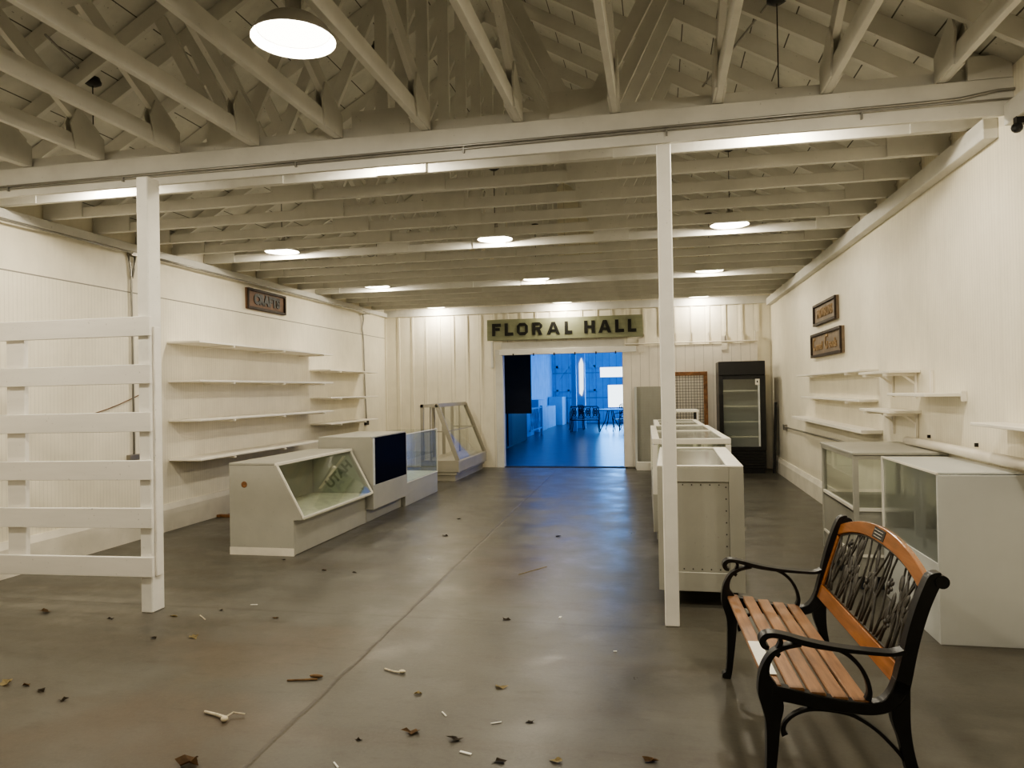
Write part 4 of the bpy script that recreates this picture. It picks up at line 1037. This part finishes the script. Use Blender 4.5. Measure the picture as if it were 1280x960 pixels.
for i, (x, y, s, m, lab) in enumerate(LV): leaf(x, y, s, m, lab, group='dry leaves scattered on the floor', seed=i)
def sliver(x, y, ln, ang, lab, mat='chip', w=.006, name='paint_chip', cat='chip'):
    dx, dy = math.cos(ang) * ln / 2, math.sin(ang) * ln / 2
    o = MB().bar((x - dx, y - dy, .003), (x + dx, y + dy, .003), w, .004).build(name, mat); tag(o, lab, cat, 'pale slivers on the floor' if name == 'paint_chip' else None)
sliver(-1.005, 3.25, .05, -.9, 'white sliver left of the dark crumpled leaf'); sliver(-.811, 2.914, .055, -.3, 'thick white sliver below the dark crumpled leaf', w=.012)
sliver(-1.303, 2.734, .05, -.8, 'white sliver at the bottom edge left of centre'); sliver(-.745, 3.20, .05, .5, 'white sliver right of the dark crumpled leaf')
sliver(-.663, 4.75, .03, 1.4, 'bright white chip left of the right post', w=.014); sliver(-2.86, 4.72, .05, .2, 'white sliver on the seam right of the fence post'); sliver(-.27, 4.18, .02, .2, 'white chip in front of the right post', w=.008)
sliver(-3.05, 4.40, .12, -.7, 'pale twig just right of the fence post foot', 'bone', .006, 'twig', 'twig')
tw = thing('twig', 'bleached knobbly twig lying on the lower left floor', 'twig', (-2.02, 3.04, 0))
MB().tube([(-2.13, 3.08, .008), (-2.05, 3.055, .010), (-1.99, 3.03, .012)], [.006, .007, .008], 6).blob((-1.985, 3.015, .014), (.017, .017, .013)).tube([(-1.985, 3.02, .018), (-1.975, 3.07, .02), (-1.92, 3.08, .012)], .004, 5).build('stem', 'bone', tw)
tw = thing('twig', 'short dark stick beside the floor joint', 'twig', (-1.84, 3.53, 0))
MB().tube([(-1.93, 3.49, .006), (-1.78, 3.53, .006)], .005, 6).blob((-1.80, 3.56, .01), (.04, .012, .009)).build('stem', 'leaf1', tw)
tw = thing('twig', 'pale bent twig in the lower centre of the floor', 'twig', (-1.42, 3.69, 0))
MB().tube([(-1.48, 3.72, .006), (-1.42, 3.69, .007), (-1.38, 3.68, .008)], .005, 6).blob((-1.37, 3.69, .01), (.02, .012, .009)).build('stem', 'bone', tw)
sliver(-1.05, 5.05 + .9, .35, 1.0, 'thin straw lying across the walkway', 'leaf2', .004, 'straw', 'straw')

# ------------------------------------------------------------------ lights: far hall window light and added fill
def area(name, loc, rot, sx, sy, e, col):
    l = D.lights.new(name, 'AREA'); l.shape = 'RECTANGLE'; l.size = sx; l.size_y = sy; l.energy = e; l.color = col
    o = D.objects.new(name, l); COL.objects.link(o); o.location = loc; o.rotation_euler = rot; return o
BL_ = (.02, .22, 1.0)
area('hall_side_fill', (3.9, 25, 2.3), (0, pi / 2, 0), 3.5, 9, 360, BL_)  # added blue area lamp, stands for daylight from an unseen side opening
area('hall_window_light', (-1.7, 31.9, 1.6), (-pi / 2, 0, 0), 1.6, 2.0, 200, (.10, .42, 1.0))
area('hall_overhead_fill', (-1.5, 27, 4.45), (0, 0, 0), 6, 8, 170, BL_)  # added overhead lamp to brighten the hall; the ceiling has no opening

w = D.worlds.new('world'); bpy.context.scene.world = w; w.use_nodes = True
w.node_tree.nodes['Background'].inputs[0].default_value = (.30, .55, 1, 1); w.node_tree.nodes['Background'].inputs[1].default_value = .3

# ------------------------------------------------------------------ camera
f_px, yaw, pitch, roll = 906.3, .19917, .00907, .01716
cy, sy, cp_, sp_, cr, sr = math.cos(yaw), math.sin(yaw), math.cos(pitch), math.sin(pitch), math.cos(roll), math.sin(roll)
fwd = Vector((-sy * cp_, cy * cp_, sp_)); right = Vector((cy, sy, 0)); down = fwd.cross(right)
r2 = cr * right + sr * down; d2 = -sr * right + cr * down
cam = D.cameras.new('camera'); cam.sensor_fit = 'HORIZONTAL'; cam.sensor_width = 36; cam.lens = f_px / 1280 * 36
cam.clip_start = .05; cam.clip_end = 200
co = D.objects.new('camera', cam); COL.objects.link(co)
co.matrix_world = Matrix(((r2.x, -d2.x, -fwd.x, 0), (r2.y, -d2.y, -fwd.y, 0), (r2.z, -d2.z, -fwd.z, 1.5), (0, 0, 0, 1)))
sc = bpy.context.scene; sc.camera = co
sc.view_settings.view_transform = 'AgX'; sc.view_settings.look = 'AgX - Medium High Contrast'; sc.view_settings.exposure = -0.12
sc.cycles.use_denoising = True
sc.cycles.max_bounces = 10; sc.cycles.diffuse_bounces = 5; sc.cycles.transparent_max_bounces = 16
sc.cycles.sample_clamp_indirect = 6
